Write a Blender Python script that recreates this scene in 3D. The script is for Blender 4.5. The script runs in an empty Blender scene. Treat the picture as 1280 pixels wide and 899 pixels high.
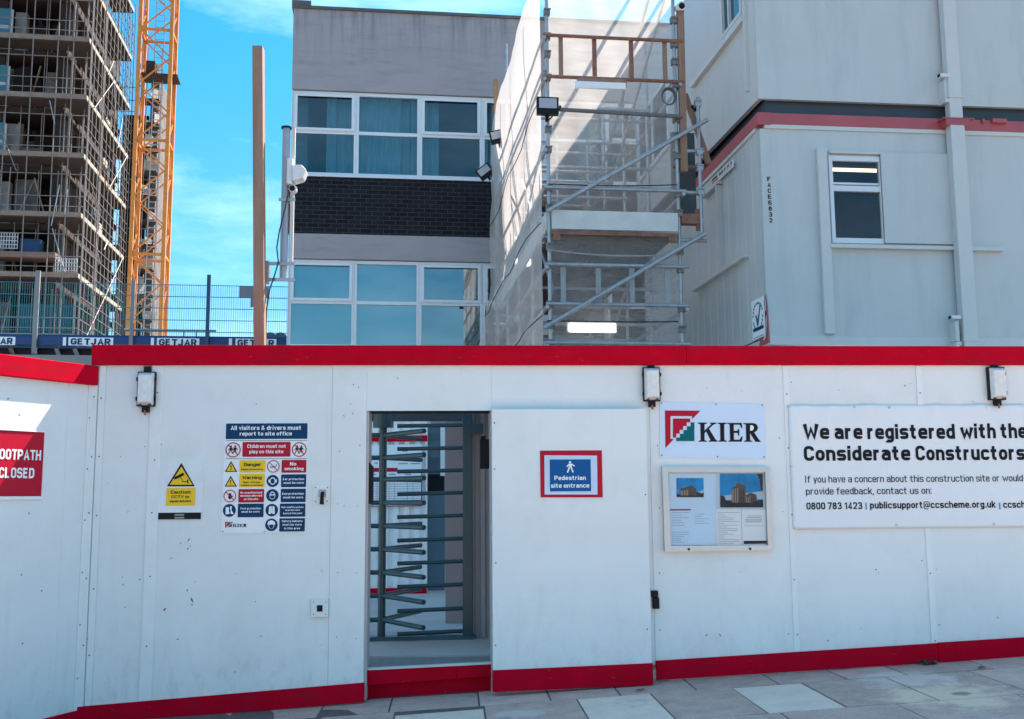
import bpy, math, random
from mathutils import Vector, Matrix

random.seed(11)
SC = bpy.context.scene
COL = SC.collection
rad = math.radians

# ------------------------------------------------------------------ camera
FPX, YAW, PITCH, ROLL = 1297.0, rad(3.3), rad(7.47), rad(-0.4)
CAM = Vector((0, 0, 1.6))
FW = Vector((math.sin(YAW) * math.cos(PITCH), math.cos(YAW) * math.cos(PITCH), math.sin(PITCH)))
_r0 = Vector((math.cos(YAW), -math.sin(YAW), 0))
_u0 = _r0.cross(FW)
RT = (_r0 * math.cos(ROLL) + _u0 * math.sin(ROLL)).normalized()
UP = RT.cross(FW).normalized()
cd = bpy.data.cameras.new("camera")
cam = bpy.data.objects.new("camera", cd)
COL.objects.link(cam)
cd.sensor_width = 36
cd.lens = 36 * FPX / 1280
cd.clip_start = 0.1
cd.clip_end = 3000
cam.matrix_world = Matrix(((RT.x, UP.x, -FW.x, CAM.x), (RT.y, UP.y, -FW.y, CAM.y), (RT.z, UP.z, -FW.z, CAM.z), (0, 0, 0, 1)))
SC.camera = cam

# ------------------------------------------------------------------ sky, sun, exposure
SUN_EL, SUN_AZ = rad(49.5), rad(39.5)          # azimuth from +X towards +Y
world = bpy.data.worlds.new("World")
SC.world = world
world.use_nodes = True
nt = world.node_tree
nt.nodes.clear()
N = nt.nodes.new
sky = N("ShaderNodeTexSky")
sky.sky_type = 'NISHITA'
sky.sun_disc = False
sky.sun_elevation = SUN_EL
sky.sun_rotation = math.pi / 2 - SUN_AZ
sky.air_density = 1.0
sky.dust_density = 0.35
sky.ozone_density = 1.2
hs = N("ShaderNodeHueSaturation")
hs.inputs['Hue'].default_value = 0.483
hs.inputs['Saturation'].default_value = 1.5
hs.inputs['Value'].default_value = 0.84
tc = N("ShaderNodeTexCoord")
mp = N("ShaderNodeMapping")
mp.inputs['Scale'].default_value = (1.0, 1.3, 3.4)
mp.inputs['Rotation'].default_value = (0.2, 0.35, 0.5)
nz = N("ShaderNodeTexNoise")
nz.inputs['Scale'].default_value = 3.2
nz.inputs['Detail'].default_value = 9
nz.inputs['Roughness'].default_value = 0.62
cr = N("ShaderNodeValToRGB")
cr.color_ramp.elements[0].position = 0.42
cr.color_ramp.elements[0].color = (0, 0, 0, 1)
cr.color_ramp.elements[1].position = 0.78
cr.color_ramp.elements[1].color = (0.42, 0.42, 0.42, 1)
mx = N("ShaderNodeMixRGB")
mx.inputs['Color2'].default_value = (6.6, 8.2, 10.0, 1)
bg = N("ShaderNodeBackground")
bg.inputs['Strength'].default_value = 0.12
wo = N("ShaderNodeOutputWorld")
L = nt.links.new
L(sky.outputs[0], hs.inputs['Color'])
L(tc.outputs['Generated'], mp.inputs['Vector'])
L(mp.outputs[0], nz.inputs['Vector'])
L(nz.outputs['Fac'], cr.inputs[0])
L(cr.outputs[0], mx.inputs['Fac'])
L(hs.outputs[0], mx.inputs['Color1'])
sxz = N("ShaderNodeSeparateXYZ")
mrz = N("ShaderNodeMapRange")
mrz.inputs['From Min'].default_value = 0.02
mrz.inputs['From Max'].default_value = 0.60
mrz.inputs['To Min'].default_value = 0.58
mrz.inputs['To Max'].default_value = 0.97
mlz = N("ShaderNodeMixRGB")
mlz.blend_type = 'MULTIPLY'
mlz.inputs['Fac'].default_value = 1.0
L(tc.outputs['Generated'], sxz.inputs[0])
L(sxz.outputs['Z'], mrz.inputs['Value'])
L(mx.outputs[0], mlz.inputs['Color1'])
L(mrz.outputs[0], mlz.inputs['Color2'])
L(mlz.outputs[0], bg.inputs['Color'])
L(bg.outputs[0], wo.inputs['Surface'])

sd = bpy.data.lights.new("sun", 'SUN')
sd.energy = 4.5
sd.angle = rad(0.5)
sd.color = (1.0, 0.94, 0.86)
sun = bpy.data.objects.new("sun", sd)
COL.objects.link(sun)
sv = Vector((math.cos(SUN_EL) * math.cos(SUN_AZ), math.cos(SUN_EL) * math.sin(SUN_AZ), math.sin(SUN_EL)))
sun.rotation_euler = sv.to_track_quat('Z', 'Y').to_euler()
sun.location = sv * 60

vs = SC.view_settings
vs.view_transform = 'Standard'
vs.look = 'None'
vs.gamma = 1
vs.use_curve_mapping = False
vs.exposure = 1.6
SC.cycles.use_denoising = True
SC.cycles.max_bounces = 8
SC.cycles.transparent_max_bounces = 24
SC.cycles.use_adaptive_sampling = True

# ------------------------------------------------------------------ helpers
class Fr:
    """A vertical wall plane: u runs to the right along it, v into it, z up."""
    def __init__(s, o, ang):
        s.o = Vector((o[0], o[1]))
        s.a = rad(ang)
        s.ux = Vector((math.cos(s.a), math.sin(s.a)))
        s.vy = Vector((-math.sin(s.a), math.cos(s.a)))
    def w(s, u, v, z):
        p = s.o + s.ux * u + s.vy * v
        return Vector((p.x, p.y, z))
    def hit(s, px, py, v=0.0):
        d = FW * FPX + RT * (px - 640) - UP * (py - 449.5)
        n = Vector((s.vy.x, s.vy.y, 0))
        t = ((Vector((s.o.x, s.o.y, 0)) - CAM).dot(n) + v) / d.dot(n)
        p = CAM + d * t
        return (Vector((p.x, p.y)) - s.o).dot(s.ux), p.z
    def r(s, x0, y0, x1, y1, v=0.0):
        xm, ym = (x0 + x1) / 2, (y0 + y1) / 2
        return s.hit(x0, ym, v)[0], s.hit(x1, ym, v)[0], s.hit(xm, y1, v)[1], s.hit(xm, y0, v)[1]

# ---- a plain grotesque alphabet drawn as rounded strokes (cap height 1)
def _fillet(pts, R):
    out = [Vector(pts[0][:2])]
    n = len(pts)
    for i in range(1, n - 1):
        p, a, b = Vector(pts[i][:2]), Vector(pts[i - 1][:2]), Vector(pts[i + 1][:2])
        r = pts[i][2] if len(pts[i]) > 2 else R
        la, lb = (a - p).length, (b - p).length
        r = min(r, la * (1.0 if i == 1 else 0.5), lb * (1.0 if i == n - 2 else 0.5))
        if r < 1e-4:
            out.append(p); continue
        s_, e_ = p + (a - p) / la * r, p + (b - p) / lb * r
        for k in range(8):
            t = k / 7
            q = s_ * (1 - t) ** 2 + p * (2 * t * (1 - t)) + e_ * t * t
            out.append(q * 0.82 + (s_.lerp(e_, t) + (p - (s_ + e_) / 2) * (1.17 * math.sin(math.pi * t) ** 0.8 * 0.5)) * 0.18)
    out.append(Vector(pts[-1][:2]))
    return out
def _ribbon(path, w):
    P = [path[0]]
    for q in path[1:]:
        if (q - P[-1]).length > 1e-4: P.append(q)
    L_, R_ = [], []
    for i, p in enumerate(P):
        d0 = (p - P[i - 1]).normalized() if i else (P[1] - p).normalized()
        d1 = (P[i + 1] - p).normalized() if i < len(P) - 1 else d0
        n0, n1 = Vector((-d0.y, d0.x)), Vector((-d1.y, d1.x))
        m = (n0 + n1).normalized()
        s_ = w / 2 / max(0.62, m.dot(n0))
        L_.append(p + m * s_); R_.append(p - m * s_)
    return L_, R_
def _oval(l, r, b, t):
    cx, cy, rx, ry = (l + r) / 2, (b + t) / 2, (r - l) / 2, (t - b) / 2
    out = []
    for k in range(33):
        a = 2 * math.pi * k / 32
        c, s_ = math.cos(a), math.sin(a)
        out.append(Vector((cx + rx * math.copysign(abs(c) ** 0.86, c), cy + ry * math.copysign(abs(s_) ** 0.86, s_))))
    return out
def glyph(ch, w):
    h = w / 2; X = 0.74; D = -0.24; c = 0.36 + w * 0.25; C = 0.42 + w * 0.25
    l, r = h, h + c; k = h + C; T_, xt, m = 1 - h, X - h, X / 2
    R = 0.24; S = []; adv = None
    def P(*p, rr=R): S.append(_fillet([q if len(q) > 1 else q for q in p], rr))
    def O(a, b, cc, d): S.append(_oval(a, b, cc, d))
    if ch == ' ': return [], 0.30
    if ch == 'o': O(l, r, h, xt)
    elif ch == 'c': P((r, X * .68), (r, xt), (l, xt), (l, h), (r, h), (r, X * .32))
    elif ch == 'e': P((l + .02, m), (r, m, 0), (r, xt), (l, xt), (l, h), (r, h), (r, X * .26))
    elif ch == 'a': P((l + .01, X * .76), (l + .01, xt), (r, xt), (r, 0)); P((r, X * .57), (l, X * .57, .16), (l, h, .16), (r, h, .2), (r, X * .4))
    elif ch == 's': P((r, X * .74), (r, xt, .18), (l, xt, .18), (l, m, .18), (r, m, .18), (r, h, .18), (l, h, .18), (l, X * .26))
    elif ch == 'n': P((l, 0), (l, X)); P((l, X * .5), (l, xt), (r, xt), (r, 0))
    elif ch == 'h': P((l, 0), (l, 1)); P((l, X * .5), (l, xt), (r, xt), (r, 0))
    elif ch == 'u': P((r, 0), (r, X)); P((r, X * .5), (r, h), (l, h), (l, X))
    elif ch == 'm':
        d = c * .86
        P((l, 0), (l, X)); P((l, X * .5), (l, xt), (l + d, xt), (l + d, 0)); P((l + d, X * .5), (l + d, xt), (l + 2 * d, xt), (l + 2 * d, 0)); adv = 2 * d + w + .11
    elif ch == 'r': P((l, 0), (l, X)); P((l, X * .45), (l, xt), (l + .28, xt)); adv = .28 + w + .08
    elif ch == 'i': P((l, 0), (l, X)); P((l, 1 - w * .95), (l, 1)); adv = w + .11
    elif ch == 'l': P((l, 0), (l, 1)); adv = w + .11
    elif ch == 'I': P((l, 0), (l, 1)); adv = w + .17
    elif ch == 't': P((l + .1, .95), (l + .1, h), (l + .32, h), rr=.16); P((l - h, xt), (l + .32, xt)); adv = .32 + w + .08
    elif ch == 'f': P((l + .1, 0), (l + .1, T_), (l + .34, T_), rr=.18); P((l - h, xt), (l + .32, xt)); adv = .33 + w + .06
    elif ch in 'bp': P((l, 0 if ch == 'b' else D), (l, 1 if ch == 'b' else X)); O(l, r, h, xt)
    elif ch in 'dq': P((r, 0 if ch == 'd' else D), (r, 1 if ch == 'd' else X)); O(l, r, h, xt)
    elif ch == 'g': P((r, X), (r, D + h), (l, D + h), (l, D + .12)); O(l, r, h, xt)
    elif ch == 'j': P((l + .08, X), (l + .08, D + h), (l - .1, D + h), rr=.15); P((l + .08, 1 - w * .95), (l + .08, 1)); adv = .08 + w + .14
    elif ch == 'k': P((l, 0), (l, 1)); P((r, X), (l, X * .32), rr=0); P((l + c * .36, X * .56), (r + .02, 0))
    elif ch == 'v': P((l, X), ((l + r) / 2, h * .6, 0), (r, X)); adv = c + w + .06
    elif ch == 'y': P((l, X), ((l + r) / 2, 0)); P((r, X), ((l + r) / 2 - .07, D + .02)); adv = c + w + .06
    elif ch == 'x': P((l, X), (r, 0)); P((r, X), (l, 0)); adv = c + w + .07
    elif ch == 'z': P((l, xt), (r, xt, 0), (l, h, 0), (r, h))
    elif ch == 'w':
        d = c * .45; P((l, X), (l + d, h, 0), (l + 2 * d, X * .72, 0), (l + 3 * d, h, 0), (l + 4 * d, X)); adv = 4 * d + w + .06
    elif ch == 'W':
        d = C * .42; P((l, 1), (l + d, h, 0), (l + 2 * d, .68, 0), (l + 3 * d, h, 0), (l + 4 * d, 1)); adv = 4 * d + w + .06
    elif ch == 'M': P((l, 0), (l, 1, 0), (l + .3, .3, 0), (l + .6, 1, 0), (l + .6, 0)); adv = .6 + w + .16
    elif ch == 'A': P((l, 0), (l + .28, T_ + .02, 0), (l + .56, 0)); P((l + .1, .30), (l + .46, .30)); adv = .56 + w + .06
    elif ch == 'V': P((l, 1), (l + .27, h, 0), (l + .54, 1)); adv = .54 + w + .06
    elif ch == 'Y': P((l, 1), (l + .26, .45, 0), (l + .52, 1)); P((l + .26, .5), (l + .26, 0)); adv = .52 + w + .06
    elif ch == 'B': P((l, h), (l, T_, 0), (k - .04, T_), (k - .04, .53), (l, .53)); P((l, .53), (k, .53), (k, h), (l - h, h)); S.append([Vector((l, 0)), Vector((l, 1))])
    elif ch == 'C': P((k, .68), (k, T_), (l, T_), (l, h), (k, h), (k, .32))
    elif ch == 'G': P((k, .70), (k, T_), (l, T_), (l, h), (k, h), (k, .48, 0), (l + C * .5, .48))
    elif ch in 'O0':
        kk = k if ch == 'O' else h + C * .92
        P((l, .5), (l, T_), (kk, T_), (kk, h), (l, h), (l, .5)); adv = kk + h + .09
    elif ch == 'D': P((l, 0), (l, 1)); P((l, T_), (k, T_), (k, h), (l, h))
    elif ch == 'E': P((k - .04, T_), (l, T_, 0), (l, h, 0), (k - .02, h)); P((l, .52), (k - .08, .52))
    elif ch == 'F': P((k - .04, T_), (l, T_, 0), (l, 0)); P((l, .50), (k - .08, .50)); adv = C + w + .08
    elif ch == 'H': P((l, 0), (l, 1)); P((k, 0), (k, 1)); P((l, .52), (k, .52))
    elif ch == 'J': P((k - .08, 1), (k - .08, h), (l, h), (l, .3)); adv = C + w + .06
    elif ch == 'K': P((l, 0), (l, 1)); P((k, 1), (l, .38)); P((l + C * .3, .58), (k + .02, 0))
    elif ch == 'L': P((l, 1), (l, h, 0), (k - .04, h)); adv = C + w + .06
    elif ch == 'N': P((l, 0), (l, 1)); P((l, 1 - .02), (k, .02)); P((k, 0), (k, 1))
    elif ch == 'P': P((l, 0), (l, 1)); P((l, T_), (k, T_), (k, .42), (l, .42))
    elif ch == 'R': P((l, 0), (l, 1)); P((l, T_), (k, T_), (k, .46), (l, .46)); P((l + C * .5, .46), (k + .02, 0))
    elif ch == 'S': P((k, .72), (k, T_), (l, T_), (l, .52), (k, .52), (k, h), (l, h), (l, .28))
    elif ch == 'T': P((l - h, T_), (k + h * .6, T_)); P(((l + k) / 2, T_), ((l + k) / 2, 0)); adv = C + w + .06
    elif ch == 'U': P((l, 1), (l, h), (k, h), (k, 1))
    elif ch == '1': P((l - h * .3, .72), (l + .2, T_, 0), (l + .2, 0)); adv = .22 + w + .11
    elif ch == '2': P((l, .70), (l, T_), (k - .04, T_), (k - .04, .55, .1), (l, h, 0), (k - .02, h))
    elif ch == '3': P((l, .74), (l, T_), (k - .06, T_), (k - .06, .53), (l + .12, .53)); P((l + .12, .53), (k - .03, .53), (k - .03, h), (l, h), (l, .26))
    elif ch == '4': P((k - .12, 0), (k - .12, 1, 0), (l, .26, 0), (k, .26))
    elif ch == '5': P((k - .05, T_), (l + .03, T_, 0), (l + .01, .56, 0), (k - .04, .6), (k - .04, h), (l, h), (l, .26))
    elif ch == '6': P((k - .06, .76), (k - .06, T_), (l, T_), (l, h), (k - .04, h), (k - .04, .57), (l, .57))
    elif ch == '7': P((l - h, T_), (k - .04, T_, 0), (l + .12, 0)); adv = C + w + .05
    elif ch == '8': P((l + .2, .53), (l + .03, .53), (l + .03, T_), (k - .07, T_), (k - .07, .53), (l + .2, .53)); P((l + .2, .53), (l, .53), (l, h), (k - .04, h), (k - .04, .53), (l + .2, .53))
    elif ch == '9': P((l, .24), (l, h), (k - .04, h), (k - .04, T_), (l, T_), (l, .43), (k - .04, .43))
    elif ch == '.': P((l, 0), (l, w)); adv = w + .13
    elif ch == ',': P((l, w), (l - .05, -.16)); adv = w + .13
    elif ch == ':': P((l, 0), (l, w)); P((l, X - w), (l, X)); adv = w + .13
    elif ch == '&': P((k + .04, .02), (l + .06, .74), (l + .06, T_), (l + .34, T_), (l + .34, .66), (l, .40), (l, h), (k - .1, h), (k + .04, .46), rr=.17); adv = C + w + .16
    elif ch == '@': P((l + .55, .30), (l + .55, .62), (l + .2, .62), (l + .2, .2), (l + .52, .2), (l + .55, .62, 0)); P((l + .55, .3), (l + .58, .14, .1), (l + .78, .2), (l + .78, T_), (l, T_), (l, -.1), (l + .6, -.1)); adv = .78 + w + .09
    return S, adv if adv else (C if ch.isupper() or ch.isdigit() else c) + w + .09

_TX = {}
def text_geo(s, bold):
    """returns 2D vertices, faces and the stacking order of each stroke"""
    key = (s, bold)
    if key not in _TX:
        w = 0.12 + bold * 3.0
        V_, F_, x, od = [], [], 0.0, []
        for ch in s:
            st, adv = glyph(ch, w)
            ww = w * (0.62 if ch == '@' else 1.18 if ch in 'Ww' else 1)
            for k, path in enumerate(st):
                a, b = _ribbon(path, ww)
                i0 = len(V_); n = len(a)
                for p in a + b: V_.append((x + p.x, p.y)); od.append(k)
                for i in range(n - 1): F_.append((i0 + i, i0 + n + i, i0 + n + i + 1, i0 + i + 1))
            x += adv
        _TX[key] = (V_, F_, od)
    return _TX[key]
CAP = 1.0

class MB:
    def __init__(s):
        s.v, s.f, s.m, s.sm, s.c = [], [], [], [], 0
    def add(s, vs_, fs_, smooth=False):
        b = len(s.v)
        s.v += [tuple(p) for p in vs_]
        for f in fs_:
            s.f.append(tuple(i + b for i in f))
            s.m.append(s.c)
            s.sm.append(smooth)
        return s
    def mat(s, i):
        s.c = i
        return s
    def box(s, u0, u1, v0, v1, z0, z1):
        if u0 > u1: u0, u1 = u1, u0
        if v0 > v1: v0, v1 = v1, v0
        if z0 > z1: z0, z1 = z1, z0
        return s.hexa([(u0, v0, z0), (u1, v0, z0), (u1, v1, z0), (u0, v1, z0), (u0, v0, z1), (u1, v0, z1), (u1, v1, z1), (u0, v1, z1)])
    def hexa(s, P):
        return s.add(P, [(0, 3, 2, 1), (4, 5, 6, 7), (0, 1, 5, 4), (1, 2, 6, 5), (2, 3, 7, 6), (3, 0, 4, 7)])
    def wall(s, pts, v0, v1):
        """polygon in the u-z plane (counter-clockwise seen from outside) given thickness from v0 (outside) to v1"""
        n = len(pts)
        a = sum(pts[i][0] * pts[(i + 1) % n][1] - pts[(i + 1) % n][0] * pts[i][1] for i in range(n))
        if a < 0: pts = pts[::-1]
        P = [(u, v0, z) for u, z in pts] + [(u, v1, z) for u, z in pts]
        F = [tuple(range(n)), tuple(range(2 * n - 1, n - 1, -1))]
        F += [(i + n, (i + 1) % n + n, (i + 1) % n, i)[::1] for i in range(n)]
        return s.add(P, F)
    def flat(s, pts, v):
        n = len(pts)
        a = sum(pts[i][0] * pts[(i + 1) % n][1] - pts[(i + 1) % n][0] * pts[i][1] for i in range(n))
        if a < 0: pts = pts[::-1]
        return s.add([(u, v, z) for u, z in pts], [tuple(range(n))])
    def rect(s, u0, u1, z0, z1, v):
        return s.flat([(u0, z0), (u1, z0), (u1, z1), (u0, z1)], v)
    def rrect(s, u0, u1, z0, z1, v, r):
        P = []
        for cx, cz, a0 in ((u1 - r, z1 - r, 0), (u0 + r, z1 - r, 90), (u0 + r, z0 + r, 180), (u1 - r, z0 + r, 270)):
            for k in range(5):
                a = rad(a0 + k * 22.5)
                P.append((cx + r * math.cos(a), cz + r * math.sin(a)))
        return s.flat(P, v)
    def disc(s, u, z, r, v, n=28, rx=None):
        rx = rx or r
        return s.flat([(u + rx * math.cos(2 * math.pi * k / n), z + r * math.sin(2 * math.pi * k / n)) for k in range(n)], v)
    def ring(s, u, z, r0, r1, v, n=32):
        P, F = [], []
        for k in range(n):
            a = 2 * math.pi * k / n
            P += [(u + r0 * math.cos(a), v, z + r0 * math.sin(a)), (u + r1 * math.cos(a), v, z + r1 * math.sin(a))]
        for k in range(n):
            j = (k + 1) % n
            F.append((2 * k, 2 * k + 1, 2 * j + 1, 2 * j))
        return s.add(P, F)
    def bar(s, u0, z0, u1, z1, w, v):
        d = Vector((u1 - u0, z1 - z0)).normalized()
        n = Vector((-d.y, d.x)) * w / 2
        return s.flat([(u0 + n.x, z0 + n.y), (u0 - n.x, z0 - n.y), (u1 - n.x, z1 - n.y), (u1 + n.x, z1 + n.y)], v)
    def pipe(s, pts, r, n=8, caps=True):
        pts = [Vector(p) for p in pts]
        rings = []
        t0 = (pts[1] - pts[0]).normalized()
        ref = Vector((0, 0, 1)) if abs(t0.z) < 0.9 else Vector((1, 0, 0))
        a = t0.cross(ref).normalized()
        for i, p in enumerate(pts):
            t = (pts[min(i + 1, len(pts) - 1)] - pts[max(i - 1, 0)]).normalized()
            a = (a - t * a.dot(t)).normalized()
            b = t.cross(a)
            rr = r[i] if isinstance(r, (list, tuple)) else r
            rings.append([p + (a * math.cos(2 * math.pi * k / n) + b * math.sin(2 * math.pi * k / n)) * rr for k in range(n)])
        P = [q for g in rings for q in g]
        F = []
        for i in range(len(rings) - 1):
            for k in range(n):
                j = (k + 1) % n
                F.append((i * n + k, i * n + j, (i + 1) * n + j, (i + 1) * n + k))
        s.add(P, F, True)
        if caps:
            s.add(rings[0], [tuple(range(n - 1, -1, -1))])
            s.add(rings[-1], [tuple(range(n))])
        return s
    def beam(s, p, q, w, h):
        """square-section bar from p to q"""
        p, q = Vector(p), Vector(q)
        t = (q - p).normalized()
        ref = Vector((0, 0, 1)) if abs(t.z) < 0.9 else Vector((0, 1, 0))
        a = t.cross(ref).normalized() * w / 2
        b = a.normalized().cross(t).normalized() * h / 2
        return s.hexa([p - a - b, p + a - b, q + a - b, q - a - b, p - a + b, p + a + b, q + a + b, q - a + b])
    def text(s, t, u0, u1, z, cap, v, bold=0.0, al='l'):
        vs_, fs_, od = text_geo(t, bold)
        x0 = min(p[0] for p in vs_); x1 = max(p[0] for p in vs_)
        sz = cap
        sx = sz if u1 is None else (u1 - u0) / (x1 - x0)
        return s.add([(u0 + (x - x0) * sx, v - 0.00025 * k, z + y * sz) for (x, y), k in zip(vs_, od)], fs_)

def mesh(name, mb, mats, off=(0, 0, 0), bevel=0, seg=2):
    me = bpy.data.meshes.new(name)
    ox, oy, oz = off
    me.from_pydata([(x - ox, y - oy, z - oz) for x, y, z in mb.v], [], mb.f)
    for m in (mats if isinstance(mats, (list, tuple)) else [mats]):
        me.materials.append(m)
    me.polygons.foreach_set('material_index', mb.m)
    me.polygons.foreach_set('use_smooth', mb.sm)
    me.update()
    o = bpy.data.objects.new(name, me)
    COL.objects.link(o)
    if bevel:
        b = o.modifiers.new('bevel', 'BEVEL')
        b.width = bevel
        b.segments = seg
        b.limit_method = 'ANGLE'
        b.harden_normals = False
    return o

def tag(o, label, cat, group=None):
    o['label'] = label
    o['category'] = cat
    if group: o['group'] = group
    return o

class T:
    def __init__(s, name, label, cat, fr, at, group=None):
        s.e = bpy.data.objects.new(name, None)
        s.e.empty_display_size = 0.2
        COL.objects.link(s.e)
        s.at = at
        s.e.location = fr.w(*at)
        s.e.rotation_euler = (0, 0, fr.a)
        tag(s.e, label, cat, group)
    def part(s, name, mb, mats, parent=None, bevel=0, label=None, stuff=False):
        o = mesh(name, mb, mats, s.at, bevel)
        o.parent = parent or s.e
        if label: o['label'] = label
        if stuff: o['kind'] = 'stuff'
        return o

def solo(name, mb, mats, label, cat, fr, at, group=None, bevel=0):
    o = mesh(name, mb, mats, at, bevel)
    o.location = fr.w(*at)
    o.rotation_euler = (0, 0, fr.a)
    return tag(o, label, cat, group)

def struct(name, mb, mats, kind='structure'):
    o = mesh(name, mb, mats)
    o['kind'] = kind
    return o

def copy_tree(o, parent=None):
    c = o.copy()
    COL.objects.link(c)
    if parent: c.parent = parent
    for ch in list(o.children): copy_tree(ch, c)
    return c

# ------------------------------------------------------------------ materials
def rgb(c): return (c[0], c[1], c[2], 1)
def M(name, col, rough=0.6, metal=0.0, var=0.12, scale=2.5, bump=0.0, bscale=60, spec=0.5, emit=None, stretch=(1, 1, 1), col2=None):
    m = bpy.data.materials.new(name)
    m.use_nodes = True
    t = m.node_tree
    p = t.nodes['Principled BSDF']
    p.inputs['Roughness'].default_value = rough
    p.inputs['Metallic'].default_value = metal
    p.inputs['Specular IOR Level'].default_value = spec
    if emit:
        p.inputs['Emission Color'].default_value = rgb(emit[:3])
        p.inputs['Emission Strength'].default_value = emit[3]
    tcn = t.nodes.new('ShaderNodeTexCoord')
    mpn = t.nodes.new('ShaderNodeMapping')
    mpn.inputs['Scale'].default_value = stretch
    t.links.new(tcn.outputs['Object'], mpn.inputs[0])
    n = t.nodes.new('ShaderNodeTexNoise')
    n.inputs['Scale'].default_value = scale
    n.inputs['Detail'].default_value = 8
    n.inputs['Roughness'].default_value = 0.65
    t.links.new(mpn.outputs[0], n.inputs['Vector'])
    r = t.nodes.new('ShaderNodeValToRGB')
    r.color_ramp.elements[0].position = 0.3
    r.color_ramp.elements[1].position = 0.7
    r.color_ramp.elements[0].color = rgb([c * (1 - var) for c in col])
    r.color_ramp.elements[1].color = rgb(col2) if col2 else rgb([min(1, c * (1 + var * 0.6)) for c in col])
    t.links.new(n.outputs['Fac'], r.inputs[0])
    t.links.new(r.outputs[0], p.inputs['Base Color'])
    if bump:
        n2 = t.nodes.new('ShaderNodeTexNoise')
        n2.inputs['Scale'].default_value = bscale
        n2.inputs['Detail'].default_value = 5
        t.links.new(mpn.outputs[0], n2.inputs['Vector'])
        b = t.nodes.new('ShaderNodeBump')
        b.inputs['Strength'].default_value = bump
        b.inputs['Distance'].default_value = 0.01
        t.links.new(n2.outputs['Fac'], b.inputs['Height'])
        t.links.new(b.outputs[0], p.inputs['Normal'])
    m['ramp'] = r.name
    return m

def add_stain(m, col, scale, lo, hi, amount, stretch=(1, 1, 1), zlo=None, zhi=None):
    """mix a dirt colour over the base colour by a noise threshold (optionally only between two object heights)"""
    t = m.node_tree
    p = t.nodes['Principled BSDF']
    src = p.inputs['Base Color'].links[0].from_socket
    tcn = t.nodes.new('ShaderNodeTexCoord')
    mpn = t.nodes.new('ShaderNodeMapping')
    mpn.inputs['Scale'].default_value = stretch
    n = t.nodes.new('ShaderNodeTexNoise')
    n.inputs['Scale'].default_value = scale
    n.inputs['Detail'].default_value = 7
    n.inputs['Roughness'].default_value = 0.7
    mr = t.nodes.new('ShaderNodeMapRange')
    mr.inputs['From Min'].default_value = lo
    mr.inputs['From Max'].default_value = hi
    mr.inputs['To Max'].default_value = amount
    mixn = t.nodes.new('ShaderNodeMixRGB')
    mixn.inputs['Color2'].default_value = rgb(col)
    t.links.new(tcn.outputs['Object'], mpn.inputs[0])
    t.links.new(mpn.outputs[0], n.inputs['Vector'])
    t.links.new(n.outputs['Fac'], mr.inputs['Value'])
    fac = mr.outputs[0]
    if zlo is not None:
        sx = t.nodes.new('ShaderNodeSeparateXYZ')
        t.links.new(tcn.outputs['Object'], sx.inputs[0])
        m2 = t.nodes.new('ShaderNodeMapRange')
        m2.inputs['From Min'].default_value = zlo
        m2.inputs['From Max'].default_value = zhi
        t.links.new(sx.outputs['Z'], m2.inputs['Value'])
        mu = t.nodes.new('ShaderNodeMath')
        mu.operation = 'MULTIPLY'
        t.links.new(fac, mu.inputs[0])
        t.links.new(m2.outputs[0], mu.inputs[1])
        fac = mu.outputs[0]
    t.links.new(fac, mixn.inputs['Fac'])
    t.links.new(src, mixn.inputs['Color1'])
    t.links.new(mixn.outputs[0], p.inputs['Base Color'])
    return m

def specks(m, col, scale, size, density):
    """small dents and scuffs: voronoi cells, only some of them marked"""
    t = m.node_tree
    p = t.nodes['Principled BSDF']
    src = p.inputs['Base Color'].links[0].from_socket
    tcn = t.nodes.new('ShaderNodeTexCoord')
    vo = t.nodes.new('ShaderNodeTexVoronoi')
    vo.inputs['Scale'].default_value = scale
    t.links.new(tcn.outputs['Object'], vo.inputs['Vector'])
    lt = t.nodes.new('ShaderNodeMath'); lt.operation = 'LESS_THAN'
    lt.inputs[1].default_value = size
    t.links.new(vo.outputs['Distance'], lt.inputs[0])
    sx = t.nodes.new('ShaderNodeSeparateColor')
    t.links.new(vo.outputs['Color'], sx.inputs[0])
    l2 = t.nodes.new('ShaderNodeMath'); l2.operation = 'LESS_THAN'
    l2.inputs[1].default_value = density
    t.links.new(sx.outputs[0], l2.inputs[0])
    mu = t.nodes.new('ShaderNodeMath'); mu.operation = 'MULTIPLY'
    t.links.new(lt.outputs[0], mu.inputs[0])
    t.links.new(l2.outputs[0], mu.inputs[1])
    mixn = t.nodes.new('ShaderNodeMixRGB')
    mixn.inputs['Color2'].default_value = rgb(col)
    t.links.new(mu.outputs[0], mixn.inputs['Fac'])
    t.links.new(src, mixn.inputs['Color1'])
    t.links.new(mixn.outputs[0], p.inputs['Base Color'])
    return m

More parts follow.
